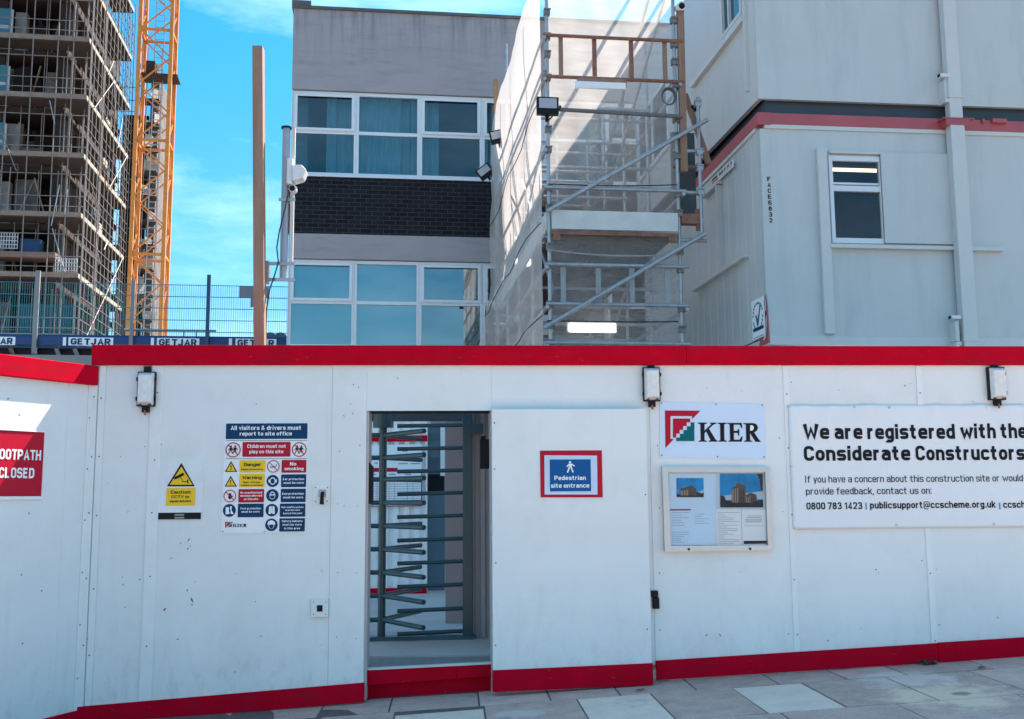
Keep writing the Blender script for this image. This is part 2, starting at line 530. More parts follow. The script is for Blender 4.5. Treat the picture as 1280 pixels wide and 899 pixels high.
def glass(name, tint, refl, ior=1.5):
    m = bpy.data.materials.new(name)
    m.use_nodes = True
    t = m.node_tree
    t.nodes.clear()
    out = t.nodes.new('ShaderNodeOutputMaterial')
    tr = t.nodes.new('ShaderNodeBsdfTransparent')
    tr.inputs[0].default_value = rgb(tint)
    gl = t.nodes.new('ShaderNodeBsdfGlossy')
    gl.inputs['Roughness'].default_value = 0.02
    gl.inputs['Color'].default_value = (0.78, 0.92, 0.97, 1)
    n = t.nodes.new('ShaderNodeTexNoise')
    n.inputs['Scale'].default_value = 1.3
    b = t.nodes.new('ShaderNodeBump')
    b.inputs['Strength'].default_value = 0.03
    t.links.new(n.outputs['Fac'], b.inputs['Height'])
    t.links.new(b.outputs[0], gl.inputs['Normal'])
    fr = t.nodes.new('ShaderNodeFresnel')
    fr.inputs[0].default_value = ior
    ma = t.nodes.new('ShaderNodeMath'); ma.operation = 'ADD'
    ma.inputs[1].default_value = refl
    ma.use_clamp = True
    t.links.new(fr.outputs[0], ma.inputs[0])
    mixs = t.nodes.new('ShaderNodeMixShader')
    t.links.new(ma.outputs[0], mixs.inputs[0])
    t.links.new(tr.outputs[0], mixs.inputs[1])
    t.links.new(gl.outputs[0], mixs.inputs[2])
    t.links.new(mixs.outputs[0], out.inputs[0])
    return m

def netting(name, col, cover, through=0.66, vary=0.04):
    m = bpy.data.materials.new(name)
    m.use_nodes = True
    t = m.node_tree
    t.nodes.clear()
    out = t.nodes.new('ShaderNodeOutputMaterial')
    tr = t.nodes.new('ShaderNodeBsdfTransparent')
    df = t.nodes.new('ShaderNodeBsdfDiffuse')
    tl = t.nodes.new('ShaderNodeBsdfTranslucent')
    df.inputs[0].default_value = rgb(col)
    tl.inputs[0].default_value = rgb(col)
    m1 = t.nodes.new('ShaderNodeMixShader')
    m1.inputs[0].default_value = through
    t.links.new(df.outputs[0], m1.inputs[1])
    t.links.new(tl.outputs[0], m1.inputs[2])
    tcn = t.nodes.new('ShaderNodeTexCoord')
    mpn = t.nodes.new('ShaderNodeMapping')
    mpn.inputs['Scale'].default_value = (1.2, 1.2, 5)
    n = t.nodes.new('ShaderNodeTexNoise')
    n.inputs['Scale'].default_value = 2.2
    n.inputs['Detail'].default_value = 6
    t.links.new(tcn.outputs['Object'], mpn.inputs[0])
    t.links.new(mpn.outputs[0], n.inputs['Vector'])
    mr = t.nodes.new('ShaderNodeMapRange')
    mr.inputs['From Min'].default_value = 0.3
    mr.inputs['From Max'].default_value = 0.7
    mr.inputs['To Min'].default_value = cover - vary
    mr.inputs['To Max'].default_value = cover + vary
    t.links.new(n.outputs['Fac'], mr.inputs['Value'])
    m2 = t.nodes.new('ShaderNodeMixShader')
    t.links.new(mr.outputs[0], m2.inputs[0])
    t.links.new(tr.outputs[0], m2.inputs[1])
    t.links.new(m1.outputs[0], m2.inputs[2])
    t.links.new(m2.outputs[0], out.inputs[0])
    return m

def bricks(name, c1, c2, mortar, bw, bh):
    m = M(name, c1, 0.6, spec=0.15)
    t = m.node_tree
    p = t.nodes['Principled BSDF']
    tcn = t.nodes.new('ShaderNodeTexCoord')
    sx = t.nodes.new('ShaderNodeSeparateXYZ')
    cx = t.nodes.new('ShaderNodeCombineXYZ')
    t.links.new(tcn.outputs['Object'], sx.inputs[0])
    t.links.new(sx.outputs['X'], cx.inputs['X'])
    t.links.new(sx.outputs['Z'], cx.inputs['Y'])
    b = t.nodes.new('ShaderNodeTexBrick')
    b.inputs['Color1'].default_value = rgb(c1)
    b.inputs['Color2'].default_value = rgb(c2)
    b.inputs['Mortar'].default_value = rgb(mortar)
    b.inputs['Scale'].default_value = 1
    b.inputs['Brick Width'].default_value = bw
    b.inputs['Row Height'].default_value = bh
    b.inputs['Mortar Size'].default_value = 0.006
    b.inputs['Bias'].default_value = -0.2
    t.links.new(cx.outputs[0], b.inputs['Vector'])
    t.links.new(b.outputs['Color'], p.inputs['Base Color'])
    bp = t.nodes.new('ShaderNodeBump')
    bp.inputs['Strength'].default_value = 0.4
    bp.inputs['Distance'].default_value = 0.006
    bp.invert = True
    t.links.new(b.outputs['Fac'], bp.inputs['Height'])
    t.links.new(bp.outputs[0], p.inputs['Normal'])
    return m

WHITE = M("hoarding_white_paint", (0.805, 0.81, 0.785), 0.45, var=0.05, scale=1.4, bump=0.05, bscale=25)
add_stain(WHITE, (0.56, 0.52, 0.47), 1.7, 0.50, 0.76, 0.26)
add_stain(WHITE, (0.50, 0.47, 0.42), 9.0, 0.58, 0.80, 0.24, stretch=(1, 1, 0.10))
add_stain(WHITE, (0.42, 0.36, 0.30), 11.0, 0.50, 0.74, 0.42, stretch=(1, 1, 0.5), zlo=0.75, zhi=0.05)
specks(WHITE, (0.16, 0.14, 0.12), 7.0, 0.045, 0.10)
TRIM = M("hoarding_trim_paint", (0.83, 0.835, 0.81), 0.4, var=0.05, scale=4, bump=0.03)
add_stain(TRIM, (0.5, 0.48, 0.45), 8.0, 0.6, 0.8, 0.4, stretch=(1, 1, 0.2))
RED = M("hoarding_red_paint", (0.57, 0.001, 0.018), 0.6, spec=0.04, var=0.14, scale=5, bump=0.06, bscale=40)
add_stain(RED, (0.34, 0.012, 0.025), 5.0, 0.48, 0.7, 0.6, stretch=(.5, .5, 2.5))
add_stain(RED, (0.40, 0.16, 0.14), 22.0, 0.64, 0.76, 0.5, stretch=(.6, .6, 1.5))
specks(RED, (0.6, 0.4, 0.4), 16.0, 0.05, 0.10)
SCREW = M("screw_metal", (0.12, 0.11, 0.10), 0.5, 0.6)
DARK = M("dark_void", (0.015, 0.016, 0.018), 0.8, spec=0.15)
BLACK = M("black_plastic", (0.012, 0.012, 0.014), 0.4, var=0.2, scale=20, spec=0.15)
SIGNW = M("sign_white", (0.88, 0.88, 0.88), 0.3, var=0.03, spec=0.15)
SIGNR = M("sign_red", (0.50, 0.008, 0.03), 0.32, var=0.05, spec=0.15)
SIGNB = M("sign_blue", (0.004, 0.045, 0.12), 0.32, var=0.05, spec=0.15)
SIGNB2 = M("sign_bright_blue", (0.004, 0.10, 0.30), 0.3, var=0.05, spec=0.15)
SIGNY = M("sign_yellow", (0.95, 0.58, 0.03), 0.32, var=0.05, spec=0.15)
SIGNK = M("sign_black", (0.012, 0.012, 0.016), 0.4, var=0.05, spec=0.15)
TEAL = M("sign_teal", (0.0, 0.14, 0.15), 0.32, var=0.05, spec=0.15)
LETW = M("letter_white", (0.92, 0.92, 0.92), 0.35, var=0.02, spec=0.15)
ALU = M("aluminium", (0.55, 0.56, 0.57), 0.38, 0.7, var=0.08, scale=8)
VINYL = M("banner_vinyl", (0.82, 0.82, 0.82), 0.32, var=0.04, scale=1.5)
INK = M("banner_ink", (0.01, 0.011, 0.018), 0.4, var=0.05, spec=0.15)
LENS = M("prismatic_lens", (0.80, 0.77, 0.73), 0.22, var=0.12, scale=20, bump=0.3, bscale=90)
STEELB = M("turnstile_blue_grey", (0.018, 0.060, 0.075), 0.30, 0.0, var=0.12, scale=8)
CHECK = M("checker_plate", (0.25, 0.235, 0.225), 0.5, 0.0, var=0.2, scale=3)
CONC = M("yard_concrete", (0.48, 0.44, 0.41), 0.85, var=0.18, scale=1.2, bump=0.2)
CORR = M("corrugated_grey", (0.50, 0.45, 0.44), 0.5, var=0.06, scale=2)
PLASTER = M("grey_render", (0.365, 0.325, 0.33), 0.8, var=0.08, scale=1.2, bump=0.15, bscale=12)
add_stain(PLASTER, (0.07, 0.065, 0.07), 3.0, 0.46, 0.66, 0.60, stretch=(1.6, 1, 0.10), zlo=9.9, zhi=11.0)
add_stain(PLASTER, (0.16, 0.155, 0.165), 2.0, 0.5, 0.75, 0.5, stretch=(0.5, 1, 3.0))
BRICK = bricks("black_brick", (0.008, 0.007, 0.010), (0.017, 0.015, 0.018), (0.045, 0.048, 0.06), 0.23, 0.088)
UPVC = M("window_frame_white", (0.72, 0.73, 0.75), 0.35, var=0.04)
GLASSB = glass("office_glass", (0.28, 0.56, 0.64), 0.05)
GLASSF = glass("office_glass_film", (0.30, 0.55, 0.64), 0.24)
GLASSC = glass("cabin_glass", (0.70, 0.62, 0.58), 0.02)
BLIND = M("roller_blind", (0.72, 0.74, 0.74), 0.7, var=0.04)
CURT = M("curtain", (0.80, 0.80, 0.84), 0.8, var=0.25, scale=9, stretch=(2.5, 1, 0.15))
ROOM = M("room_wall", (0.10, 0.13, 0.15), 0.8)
GALV = M("galvanised_tube", (0.42, 0.42, 0.43), 0.42, 0.6, var=0.22, scale=9)
add_stain(GALV, (0.32, 0.29, 0.27), 14, 0.55, 0.75, 0.6)
RUST = M("rusty_steel", (0.28, 0.13, 0.085), 0.75, 0.1, var=0.35, scale=12)
TIMBER = M("pine_timber", (0.33, 0.185, 0.125), 0.7, var=0.28, scale=3, stretch=(5, 5, 0.4), bump=0.1)
add_stain(TIMBER, (0.11, 0.04, 0.02), 5, 0.66, 0.74, 0.8)
BOARD = M("scaffold_board", (0.42, 0.36, 0.29), 0.8, var=0.25, scale=3, stretch=(1, 1, 6))
BOARDW = M("pale_toe_board", (0.66, 0.64, 0.60), 0.7, var=0.12, scale=4)
NET = netting("white_debris_net", (0.97, 0.88, 0.80), 0.40, 0.82)
NETF = netting("thin_debris_net", (0.88, 0.84, 0.83), 0.28, 0.6)
NETL = netting("white_debris_net_side", (0.90, 0.81, 0.76), 0.58, 0.58, 0.012)
CABIN = M("cabin_grey_steel", (0.575, 0.575, 0.555), 0.42, var=0.05, scale=0.9, bump=0.02, bscale=6)
add_stain(CABIN, (0.33, 0.34, 0.35), 1.5, 0.5, 0.8, 0.45, stretch=(1.5, 1.5, 0.25))
add_stain(CABIN, (0.30, 0.22, 0.16), 16, 0.64, 0.80, 0.35, stretch=(1, 1, 0.18))
specks(CABIN, (0.25, 0.2, 0.17), 5.0, 0.035, 0.12)
CABIN2 = M("cabin_grey_trim", (0.62, 0.61, 0.585), 0.4, var=0.05)
CABR = M("cabin_red", (0.45, 0.085, 0.095), 0.4, var=0.12)
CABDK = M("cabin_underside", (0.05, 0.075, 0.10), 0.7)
PALEB = M("pale_scaffold_board", (0.40, 0.33, 0.25), 0.8, var=0.3)
LIFT = M("lift_board", (0.055, 0.037, 0.030), 0.85, var=0.3)
ORANGE = M("crane_orange", (0.66, 0.215, 0.022), 0.4, var=0.2, scale=3)
add_stain(ORANGE, (0.30, 0.12, 0.05), 5, 0.58, 0.75, 0.6)
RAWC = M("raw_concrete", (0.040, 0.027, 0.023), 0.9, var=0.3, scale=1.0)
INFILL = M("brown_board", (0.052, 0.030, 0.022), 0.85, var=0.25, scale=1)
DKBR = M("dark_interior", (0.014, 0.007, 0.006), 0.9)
PALECOL = M("wrapped_column", (0.42, 0.38, 0.38), 0.7, var=0.25, scale=3)
TEALP = M("teal_louvre", (0.05, 0.18, 0.24), 0.5, var=0.1)
SHEET = M("white_sheeting", (0.40, 0.35, 0.30), 0.7, var=0.2, scale=1.5)
BLUESHEET = M("blue_sheet", (0.012, 0.06, 0.13), 0.6, var=0.2)
GBLUE = M("banner_blue", (0.008, 0.045, 0.16), 0.5, var=0.12, scale=3)
GDARK = M("gantry_brown", (0.03, 0.012, 0.014), 0.7)
GGREY = M("gantry_grey", (0.25, 0.23, 0.22), 0.6)
WIRE = M("mesh_wire_green_blue", (0.03, 0.18, 0.22), 0.4, 0.2)
CAMW = M("camera_white", (0.74, 0.73, 0.72), 0.35, var=0.04)
LITW = M("lit_tube", (0.9, 0.9, 0.85), 0.5, emit=(1.0, 0.90, 0.70, 1.0))
ASPH = M("asphalt", (0.05, 0.05, 0.052), 0.9, var=0.2, scale=4, bump=0.4)
EARTH = M("earth", (0.16, 0.14, 0.12), 0.95, var=0.2, scale=0.3)

# ------------------------------------------------------------------ frames
W = Fr((0, 0), 0)
H = Fr((0, 8.0), 0)
LP = Fr((-2.73, 7.99), 57)
B = Fr((-3.2, 20.0), 3.7)
K = Fr((3.96, 12.7), 3.0)
KL = Fr((3.96, 12.7), -86.0)
S = Fr((1.28, 13.4), 3.7)
TW = Fr((0, 0), 5.0)
_d = FW * FPX + RT * (112 - 640) - UP * (50 - 449.5)
_p = CAM + _d * (50 / _d.y)
TW = Fr((_p.x, _p.y), 5.0)

# ------------------------------------------------------------------ ground
def gz(x): return 0.117 + 0.052 * max(-9, min(9, x))
e = MB()
e.add([(-900, -900, -1.2), (900, -900, -1.2), (900, 900, -1.2), (-900, 900, -1.2)], [(0, 1, 2, 3)])
struct("ground", e, EARTH)
e = MB()
e.box(-20, 30, 8.62, 48, -0.6, 0.33)
struct("yard_ground", e, CONC)

SLAB = M("paving_slab", (0.62, 0.42, 0.335), 0.85, var=0.22, scale=6, bump=0.35, bscale=120)
t_ = SLAB.node_tree
p_ = t_.nodes['Principled BSDF']
geo = t_.nodes.new('ShaderNodeNewGeometry')
mr_ = t_.nodes.new('ShaderNodeMapRange')
mr_.inputs['To Min'].default_value = 0.80
mr_.inputs['To Max'].default_value = 1.12
mu_ = t_.nodes.new('ShaderNodeMixRGB')
mu_.blend_type = 'MULTIPLY'
mu_.inputs['Fac'].default_value = 1
t_.links.new(geo.outputs['Random Per Island'], mr_.inputs['Value'])
t_.links.new(p_.inputs['Base Color'].links[0].from_socket, mu_.inputs['Color1'])
t_.links.new(mr_.outputs[0], mu_.inputs['Color2'])
t_.links.new(mu_.outputs[0], p_.inputs['Base Color'])
add_stain(SLAB, (0.60, 0.45, 0.32), 1.6, 0.60, 0.74, 0.75)
add_stain(SLAB, (0.22, 0.18, 0.17), 2.6, 0.56, 0.72, 0.6)
add_stain(SLAB, (0.26, 0.20, 0.17), 75, 0.50, 0.64, 0.55)
add_stain(SLAB, (0.70, 0.56, 0.47), 55, 0.60, 0.72, 0.5)
specks(SLAB, (0.55, 0.53, 0.5), 40, 0.09, 0.10)
def patch_stain(m, col, c, r, amount):
    t = m.node_tree
    p = t.nodes['Principled BSDF']
    src = p.inputs['Base Color'].links[0].from_socket
    tcn = t.nodes.new('ShaderNodeTexCoord')
    vd = t.nodes.new('ShaderNodeVectorMath'); vd.operation = 'DISTANCE'
    vd.inputs[1].default_value = c
    n = t.nodes.new('ShaderNodeTexNoise'); n.inputs['Scale'].default_value = 4.5; n.inputs['Detail'].default_value = 9
    n.inputs['Roughness'].default_value = 0.7
    t.links.new(tcn.outputs['Object'], vd.inputs[0]); t.links.new(tcn.outputs['Object'], n.inputs['Vector'])
    ad = t.nodes.new('ShaderNodeMath'); ad.operation = 'MULTIPLY_ADD'; ad.inputs[1].default_value = -r * 3.2
    t.links.new(n.outputs['Fac'], ad.inputs[0]); t.links.new(vd.outputs['Value'], ad.inputs[2])
    mr = t.nodes.new('ShaderNodeMapRange')
    mr.inputs['From Min'].default_value = -r * 0.55; mr.inputs['From Max'].default_value = -r * 1.1
    mr.inputs['To Max'].default_value = amount
    t.links.new(ad.outputs[0], mr.inputs['Value'])
    mixn = t.nodes.new('ShaderNodeMixRGB'); mixn.inputs['Color2'].default_value = rgb(col)
    t.links.new(mr.outputs[0], mixn.inputs['Fac']); t.links.new(src, mixn.inputs['Color1']); t.links.new(mixn.outputs[0], p.inputs['Base Color'])
patch_stain(SLAB, (0.80, 0.60, 0.40), (3.25, 6.85, 0.28), 0.42, 0.85)
patch_stain(SLAB, (0.75, 0.62, 0.52), (3.2, 7.45, 0.28), 0.34, 0.6)
patch_stain(SLAB, (0.70, 0.58, 0.48), (0.45, 7.25, 0.14), 0.16, 0.6)
patch_stain(SLAB, (0.25, 0.15, 0.10), (3.33, 6.87, 0.28), 0.07, 0.8)
PALE = M("pale_paving_slab", (0.80, 0.62, 0.48), 0.8, var=0.12, scale=5, bump=0.2, bscale=120)
add_stain(PALE, (0.50, 0.38, 0.30), 70, 0.52, 0.68, 0.4)
add_stain(PALE, (0.36, 0.30, 0.25), 3, 0.55, 0.75, 0.6)
JOINT = M("paving_joint", (0.13, 0.10, 0.085), 0.95, var=0.3, scale=20)
pv = MB()
def slab(x0, x1, y0, y1, m, dz=0.0):
    g = 0.007
    x0 += g; x1 -= g; y0 += g; y1 -= g
    pv.mat(m)
    j = [dz + random.uniform(-0.003, 0.003) for _ in range(4)]
    P = [(x0, y0, gz(x0) + j[0]), (x1, y0, gz(x1) + j[1]), (x1, y1, gz(x1) + j[2]), (x0, y1, gz(x0) + j[3])]
    pv.hexa([(x, y, z - 0.05) for x, y, z in P] + P)
rowA = [-9, -8.2, -7.4, -6.7, -6.0, -5.3, -4.6, -3.9, -3.2, -2.5, -1.75, -1.05, -0.40, 0.22, 0.88, 1.41, 2.0, 2.51, 3.12, 3.75, 4.4, 5.1, 5.8, 6.5, 7.3, 8.1, 9]
for i in range(len(rowA) - 1):
    c = (rowA[i] + rowA[i + 1]) / 2
    slab(rowA[i], rowA[i + 1], 6.71, 7.59, 1 if (-0.4 < c < 0.22 or 0.88 < c < 1.41 or 2.0 < c < 2.51 or -6 < c < -5.5) else 0)
rowB = [-9, -8, -7.2, -6.4, -5.5, -4.6, -3.7, -3.0, -2.3, -1.6, -0.95, -0.45, 0.19, 0.7, 1.2, 1.75, 2.35, 2.85, 3.3, 3.95, 4.7, 5.4, 6.2, 7.1, 8, 9]
for i in range(len(rowB) - 1):
    slab(rowB[i], rowB[i + 1], 7.59, 8.12, 0)
    slab(rowB[i], rowB[i + 1], 8.12, 8.62, 0, -0.004)
y = 6.71
for k in range(10):
    x = -9 + random.uniform(-0.5, 0)
    while x < 9:
        w = random.uniform(0.55, 0.8)
        slab(x, x + w, y - 0.8, y, 1 if random.random() < 0.06 else 0)
        x += w
    y -= 0.8
pv.mat(2)
pv.hexa([(x, yy, gz(x) - (0.4 if lo else 0.012)) for lo in (1, 0) for x, yy in ((-9.6, -1.3), (9.2, -1.3), (9.2, 8.62), (-9.6, 8.62))])
struct("pavement", pv, [SLAB, PALE, JOINT])
kb = MB()
kb.hexa([(x, yy, gz(x) - (0.5 if lo else 0.0)) for lo in (1, 0) for x, yy in ((-9.6, -1.46), (9.2, -1.46), (9.2, -1.31), (-9.6, -1.31))])
struct("kerb", kb, PALE, )
rd = MB()
rd.hexa([(x, yy, gz(x) - (0.6 if lo else 0.12)) for lo in (1, 0) for x, yy in ((-9.6, -9), (9.2, -9), (9.2, -1.46), (-9.6, -1.46))])
struct("road", rd, ASPH)

# ------------------------------------------------------------------ main hoarding
def lin(p, q):
    (u0, z0), (u1, z1) = p, q
    return lambda u: z0 + (z1 - z0) * (u - u0) / (u1 - u0)
zbl = lin(H.hit(100, 883), H.hit(455, 853))
zkl = lin(H.hit(100, 907), H.hit(455, 877))
zbr = lin(H.hit(815, 826), H.hit(1280, 797))
zkr = lin(H.hit(815, 850), H.hit(1280, 821))
U0 = -2.73
uS = [H.hit(190, 457)[0], H.hit(205, 457)[0]]
uSeam = H.hit(416, 457)[0]
uD0, uD1 = H.hit(456.5, 680)[0], H.hit(614.5, 600)[0]
zD = H.hit(540, 513.5)[1]
ZT, ZC = 2.757, 2.604
uA = [H.hit(978, 457)[0], H.hit(985, 457)[0]]
uB = [H.hit(1144, 457)[0], H.hit(1151.5, 457)[0]]
hd = T("site_hoarding", "long white timber hoarding with red capping and red kickboard around the turnstile doorway", "hoarding", H, (0, 0, 0.1))
SCUFF = [(226, 679, .007), (236, 675, .008), (235, 686, .011), (238, 683, .006), (214, 698, .008), (295, 717, .006), (234, 738, .008), (240, 750, .012), (240, 756, .007), (206, 762, .013), (222, 799, .008), (294, 840, .006), (153, 722, .006), (154, 731, .008), (160, 640, .005), (430, 520, .006), (438, 505, .005), (1095, 712, .010), (1098, 716, .006), (1247, 772, .007), (900, 794, .008), (883, 794, .010), (925, 715, .005), (1076, 786, .005), (1100, 560, .004), (640, 760, .004), (1048, 488, .006), (884, 485, .006)]
def panel(u0, u1, zb, dz=0.03, zt=ZC + 0.02, v=0.0):
    m = MB()
    m.wall([(u0 + 0.001, zb(u0) - dz), (u1 - 0.001, zb(u1) - dz), (u1 - 0.001, zt), (u0 + 0.001, zt)], v, v + 0.02)
    # fixings
    m.mat(1)
    for uu in (u0 + 0.05, u1 - 0.06):
        for k in range(5):
            z = 0.55 + k * 0.48 + random.uniform(-0.05, 0.05)
            if random.random() < 0.75:
                m.disc(uu + random.uniform(-0.012, 0.012), z, random.uniform(0.003, 0.0055), v - 0.002, 8)
    for k in range(3):
        m.disc(random.uniform(u0 + 0.1, u1 - 0.1), random.uniform(0.6, 2.5), random.uniform(0.002, 0.005), v - 0.002, 7)
    for px, py, r_ in SCUFF:
        uu, zz = H.hit(px, py, v)
        if u0 < uu < u1:
            an = random.uniform(0, 3.1)
            l_ = r_ * random.uniform(0.6, 2.2)
            m.flat([(uu + math.cos(an) * l_ + random.uniform(-.3, .3) * r_, zz + math.sin(an) * l_), (uu - math.sin(an) * r_ * .6, zz + math.cos(an) * r_ * .6), (uu - math.cos(an) * l_, zz - math.sin(an) * l_ + random.uniform(-.3, .3) * r_), (uu + math.sin(an) * r_ * .5, zz - math.cos(an) * r_ * .5)], v - 0.0023)
    return m
hd.part("panel", panel(U0, uS[0] + 0.03, zbl, v=0.002), [WHITE, SCREW])
hd.part("panel", panel(uS[0] + 0.03, uSeam, zbl), [WHITE, SCREW])
hd.part("panel", panel(uSeam, uD0, zbl, v=-0.004), [WHITE, SCREW])
m = MB(); m.box(uD0, uD1, -0.004, 0.02, zD, ZC + 0.02)
hd.part("header_panel", m, WHITE)
uE = H.hit(815, 650)[0]
zbm = lin(H.hit(615, 838), H.hit(815, 826))
hd.part("panel", panel(uD1, uE + 0.0, zbm, v=0.001), [WHITE, SCREW])
hd.part("panel", panel(uE, uA[0] + 0.02, zbr), [WHITE, SCREW])
hd.part("panel", panel(uA[0] + 0.02, uB[0] + 0.02, zbr, v=0.001), [WHITE, SCREW])
hd.part("panel", panel(uB[0] + 0.02, 5.2, zbr), [WHITE, SCREW])
hd.part("panel", panel(5.2, 7.4, zbr), [WHITE, SCREW])
def strip(u0, u1, zb, th=0.008, zt=ZC):
    m = MB()
    m.wall([(u0, zb(u0)), (u1, zb(u1)), (u1, zt - 0.002), (u0, zt - 0.002)], -th, 0.0)
    m.mat(1)
    for k in range(5):
        m.disc((u0 + u1) / 2 + random.uniform(-0.006, 0.006), 0.5 + k * 0.47 + random.uniform(-0.06, 0.06), 0.006, -th - 0.002, 8)
    hd.part("cover_strip", m, [TRIM, SCREW], bevel=0.002)
strip(U0 + 0.003, U0 + 0.045, zbl, 0.018)
strip(U0 + 0.052, U0 + 0.10, zbl, 0.010)
strip(uS[0], uS[1], zbl)
strip(uA[0], uA[1], zbr)
strip(uB[0], uB[1], zbr)
strip(5.18, 5.22, zbr)
def kick(u0, u1, zb, zk, th=0.024):
    m = MB()
    m.wall([(u0, zk(u0)), (u1, zk(u1)), (u1, zb(u1)), (u0, zb(u0))], -th, -0.0045)
    hd.part("kickboard", m, RED, bevel=0.003)
kick(U0, uD0 + 0.008, zbl, zkl)
uBj = H.hit(1170, 800)[0]
kick(uE, uBj, zbr, zkr)
kick(uBj + 0.003, 7.4, lambda u: zbr(u) + 0.004, zkr, 0.026)
uC = H.hit(857, 445)[0]
m = MB(); m.box(U0 - 0.004, uC - 0.002, -0.035, 0.09, ZC, ZT)
hd.part("capping", m, RED, bevel=0.004)
m = MB(); m.box(uC, 7.4, -0.033, 0.09, ZC + 0.001, ZT - 0.001)
hd.part("capping", m, RED, bevel=0.004)
m = MB()
for u in (U0 + 0.4, -1.2, uD0 - 0.06, uD1 + 0.06, 1.6, 3.0, 4.4, 5.8, 7.2):
    m.box(u - 0.04, u + 0.04, 0.0225, 0.11, gz(u) - 0.05, ZC - 0.01)
hd.part("frame_post", m, BOARD)
# doorway jambs, reveal, threshold
zfl = H.hit(458, 835)[1]
m = MB(); m.box(uD0 - 0.012, uD0 + 0.018, 0.0225, 0.30, 0.1, zD + 0.0)
hd.part("door_jamb", m, CORR)
m = MB(); m.box(uD1 - 0.006, uD1 + 0.02, 0.0225, 0.30, 0.1, zD)
hd.part("door_jamb", m, CORR)
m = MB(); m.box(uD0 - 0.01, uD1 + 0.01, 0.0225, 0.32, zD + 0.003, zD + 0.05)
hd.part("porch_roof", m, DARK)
m = MB()
v = 0.10
za, zb_ = H.hit(458, 836, v)[1], H.hit(613, 828, v)[1]
zc, zd_ = H.hit(458, 857, v)[1], H.hit(613, 846, v)[1]
um = uD0 + 0.72 * (uD1 - uD0)
zm = lambda a, b, f: a + (b - a) * f
m.wall([(uD0 - 0.02, zc), (um - 0.001, zm(zc, zd_, .76)), (um - 0.001, zm(za, zb_, .76)), (uD0 - 0.02, za)], v, v + 0.03)
m.wall([(um + 0.001, zm(zc, zd_, .76)), (uD1 + 0.02, zd_), (uD1 + 0.02, zb_), (um + 0.001, zm(za, zb_, .76))], v + 0.002, v + 0.032)
hd.part("threshold_board", m, RED, bevel=0.003)
m = MB()
v = 0.17
m.wall([(uD0 - 0.1, 0.02), (uD1 + 0.1, 0.06), (uD1 + 0.1, zd_ + 0.03), (uD0 - 0.1, zc + 0.03)], v, v + 0.03)
hd.part("threshold_board", m, RED)
m = MB()
zf = za
m.box(uD0 - 0.6, uD1 + 0.6, 0.135, 2.14, zf - 0.04, zf)
m.mat(1)
for j in range(48):
    for i in range(30):
        u = uD0 - 0.05 + i * 0.04 + (j % 2) * 0.02
        vv = 0.16 + j * 0.04
        a = 0.011 if (i + j) % 2 else -0.011
        m.add([(u - 0.012, vv - a, zf + 0.003), (u + 0.003, vv - a * 0.2 - 0.004, zf + 0.003), (u + 0.012, vv + a, zf + 0.003), (u - 0.003, vv + a * 0.2 + 0.004, zf + 0.003)], [(0, 1, 2, 3)])
hd.part("floor_plate", m, [CHECK, M("checker_stud", (0.40, 0.38, 0.365), 0.4)])
m = MB(); m.wall([(uD0 - 0.02, za - 0.012), (uD1 + 0.02, zb_ - 0.012), (uD1 + 0.02, zb_ + 0.004), (uD0 - 0.02, za + 0.004)], 0.092, 0.13)
hd.part("threshold_trim", m, BOARDW)

# ------------------------------------------------------------------ folded-back door leaf
VD = -0.10
ud0, ud1 = H.hit(615.5, 700, VD)[0], H.hit(812, 700, VD)[0]
zdt = H.hit(700, 511.5, VD)[1]
zdb = lin(H.hit(615, 838, VD), H.hit(813, 829, VD))
zdk = lin(H.hit(615, 865, VD), H.hit(813, 856, VD))
dr = T("entrance_door", "white timber door leaf folded back flat beside the turnstile doorway, red along its foot", "door", H, (ud0, VD, 0.15))
m = MB()
m.wall([(ud0, zdb(ud0) - 0.03), (ud1, zdb(ud1) - 0.03), (ud1, zdt), (ud0, zdt)], VD, VD + 0.05)
m.mat(1)
for uu, zz in ((ud0 + .02, .5), (ud0 + .025, 1.1), (ud0 + .02, 1.8), (ud1 - .03, .6), (ud1 - .02, 1.6), (ud0 + 0.02, 2.15)):
    m.disc(uu, zz, 0.006, VD - 0.002, 8)
dr.part("leaf", m, [WHITE, SCREW], bevel=0.003)
m = MB()
m.wall([(ud0 - 0.003, zdk(ud0)), (ud1 + 0.003, zdk(ud1)), (ud1 + 0.003, zdb(ud1)), (ud0 - 0.003, zdb(ud0))], VD - 0.018, VD + 0.052)
dr.part("kickboard", m, RED, bevel=0.003)
for z in (0.62, 1.3, 2.05):
    m = MB()
    m.pipe([(ud0 - 0.004, VD + 0.02, z), (ud0 - 0.004, VD + 0.02, z + 0.11)], 0.009, 8)
    m.box(ud0 - 0.004, ud0 + 0.0, VD + 0.02, -0.006, z + 0.005, z + 0.105)
    dr.part("hinge", m, GALV)
m = MB(); m.box(ud0 + 0.1, ud1 - 0.1, VD + 0.052, -0.006, 1.2, 1.24); m.box(ud0 + 0.1, ud1 - 0.1, VD + 0.052, -0.006, 2.0, 2.04)
dr.part("spacer_batten", m, TRIM)

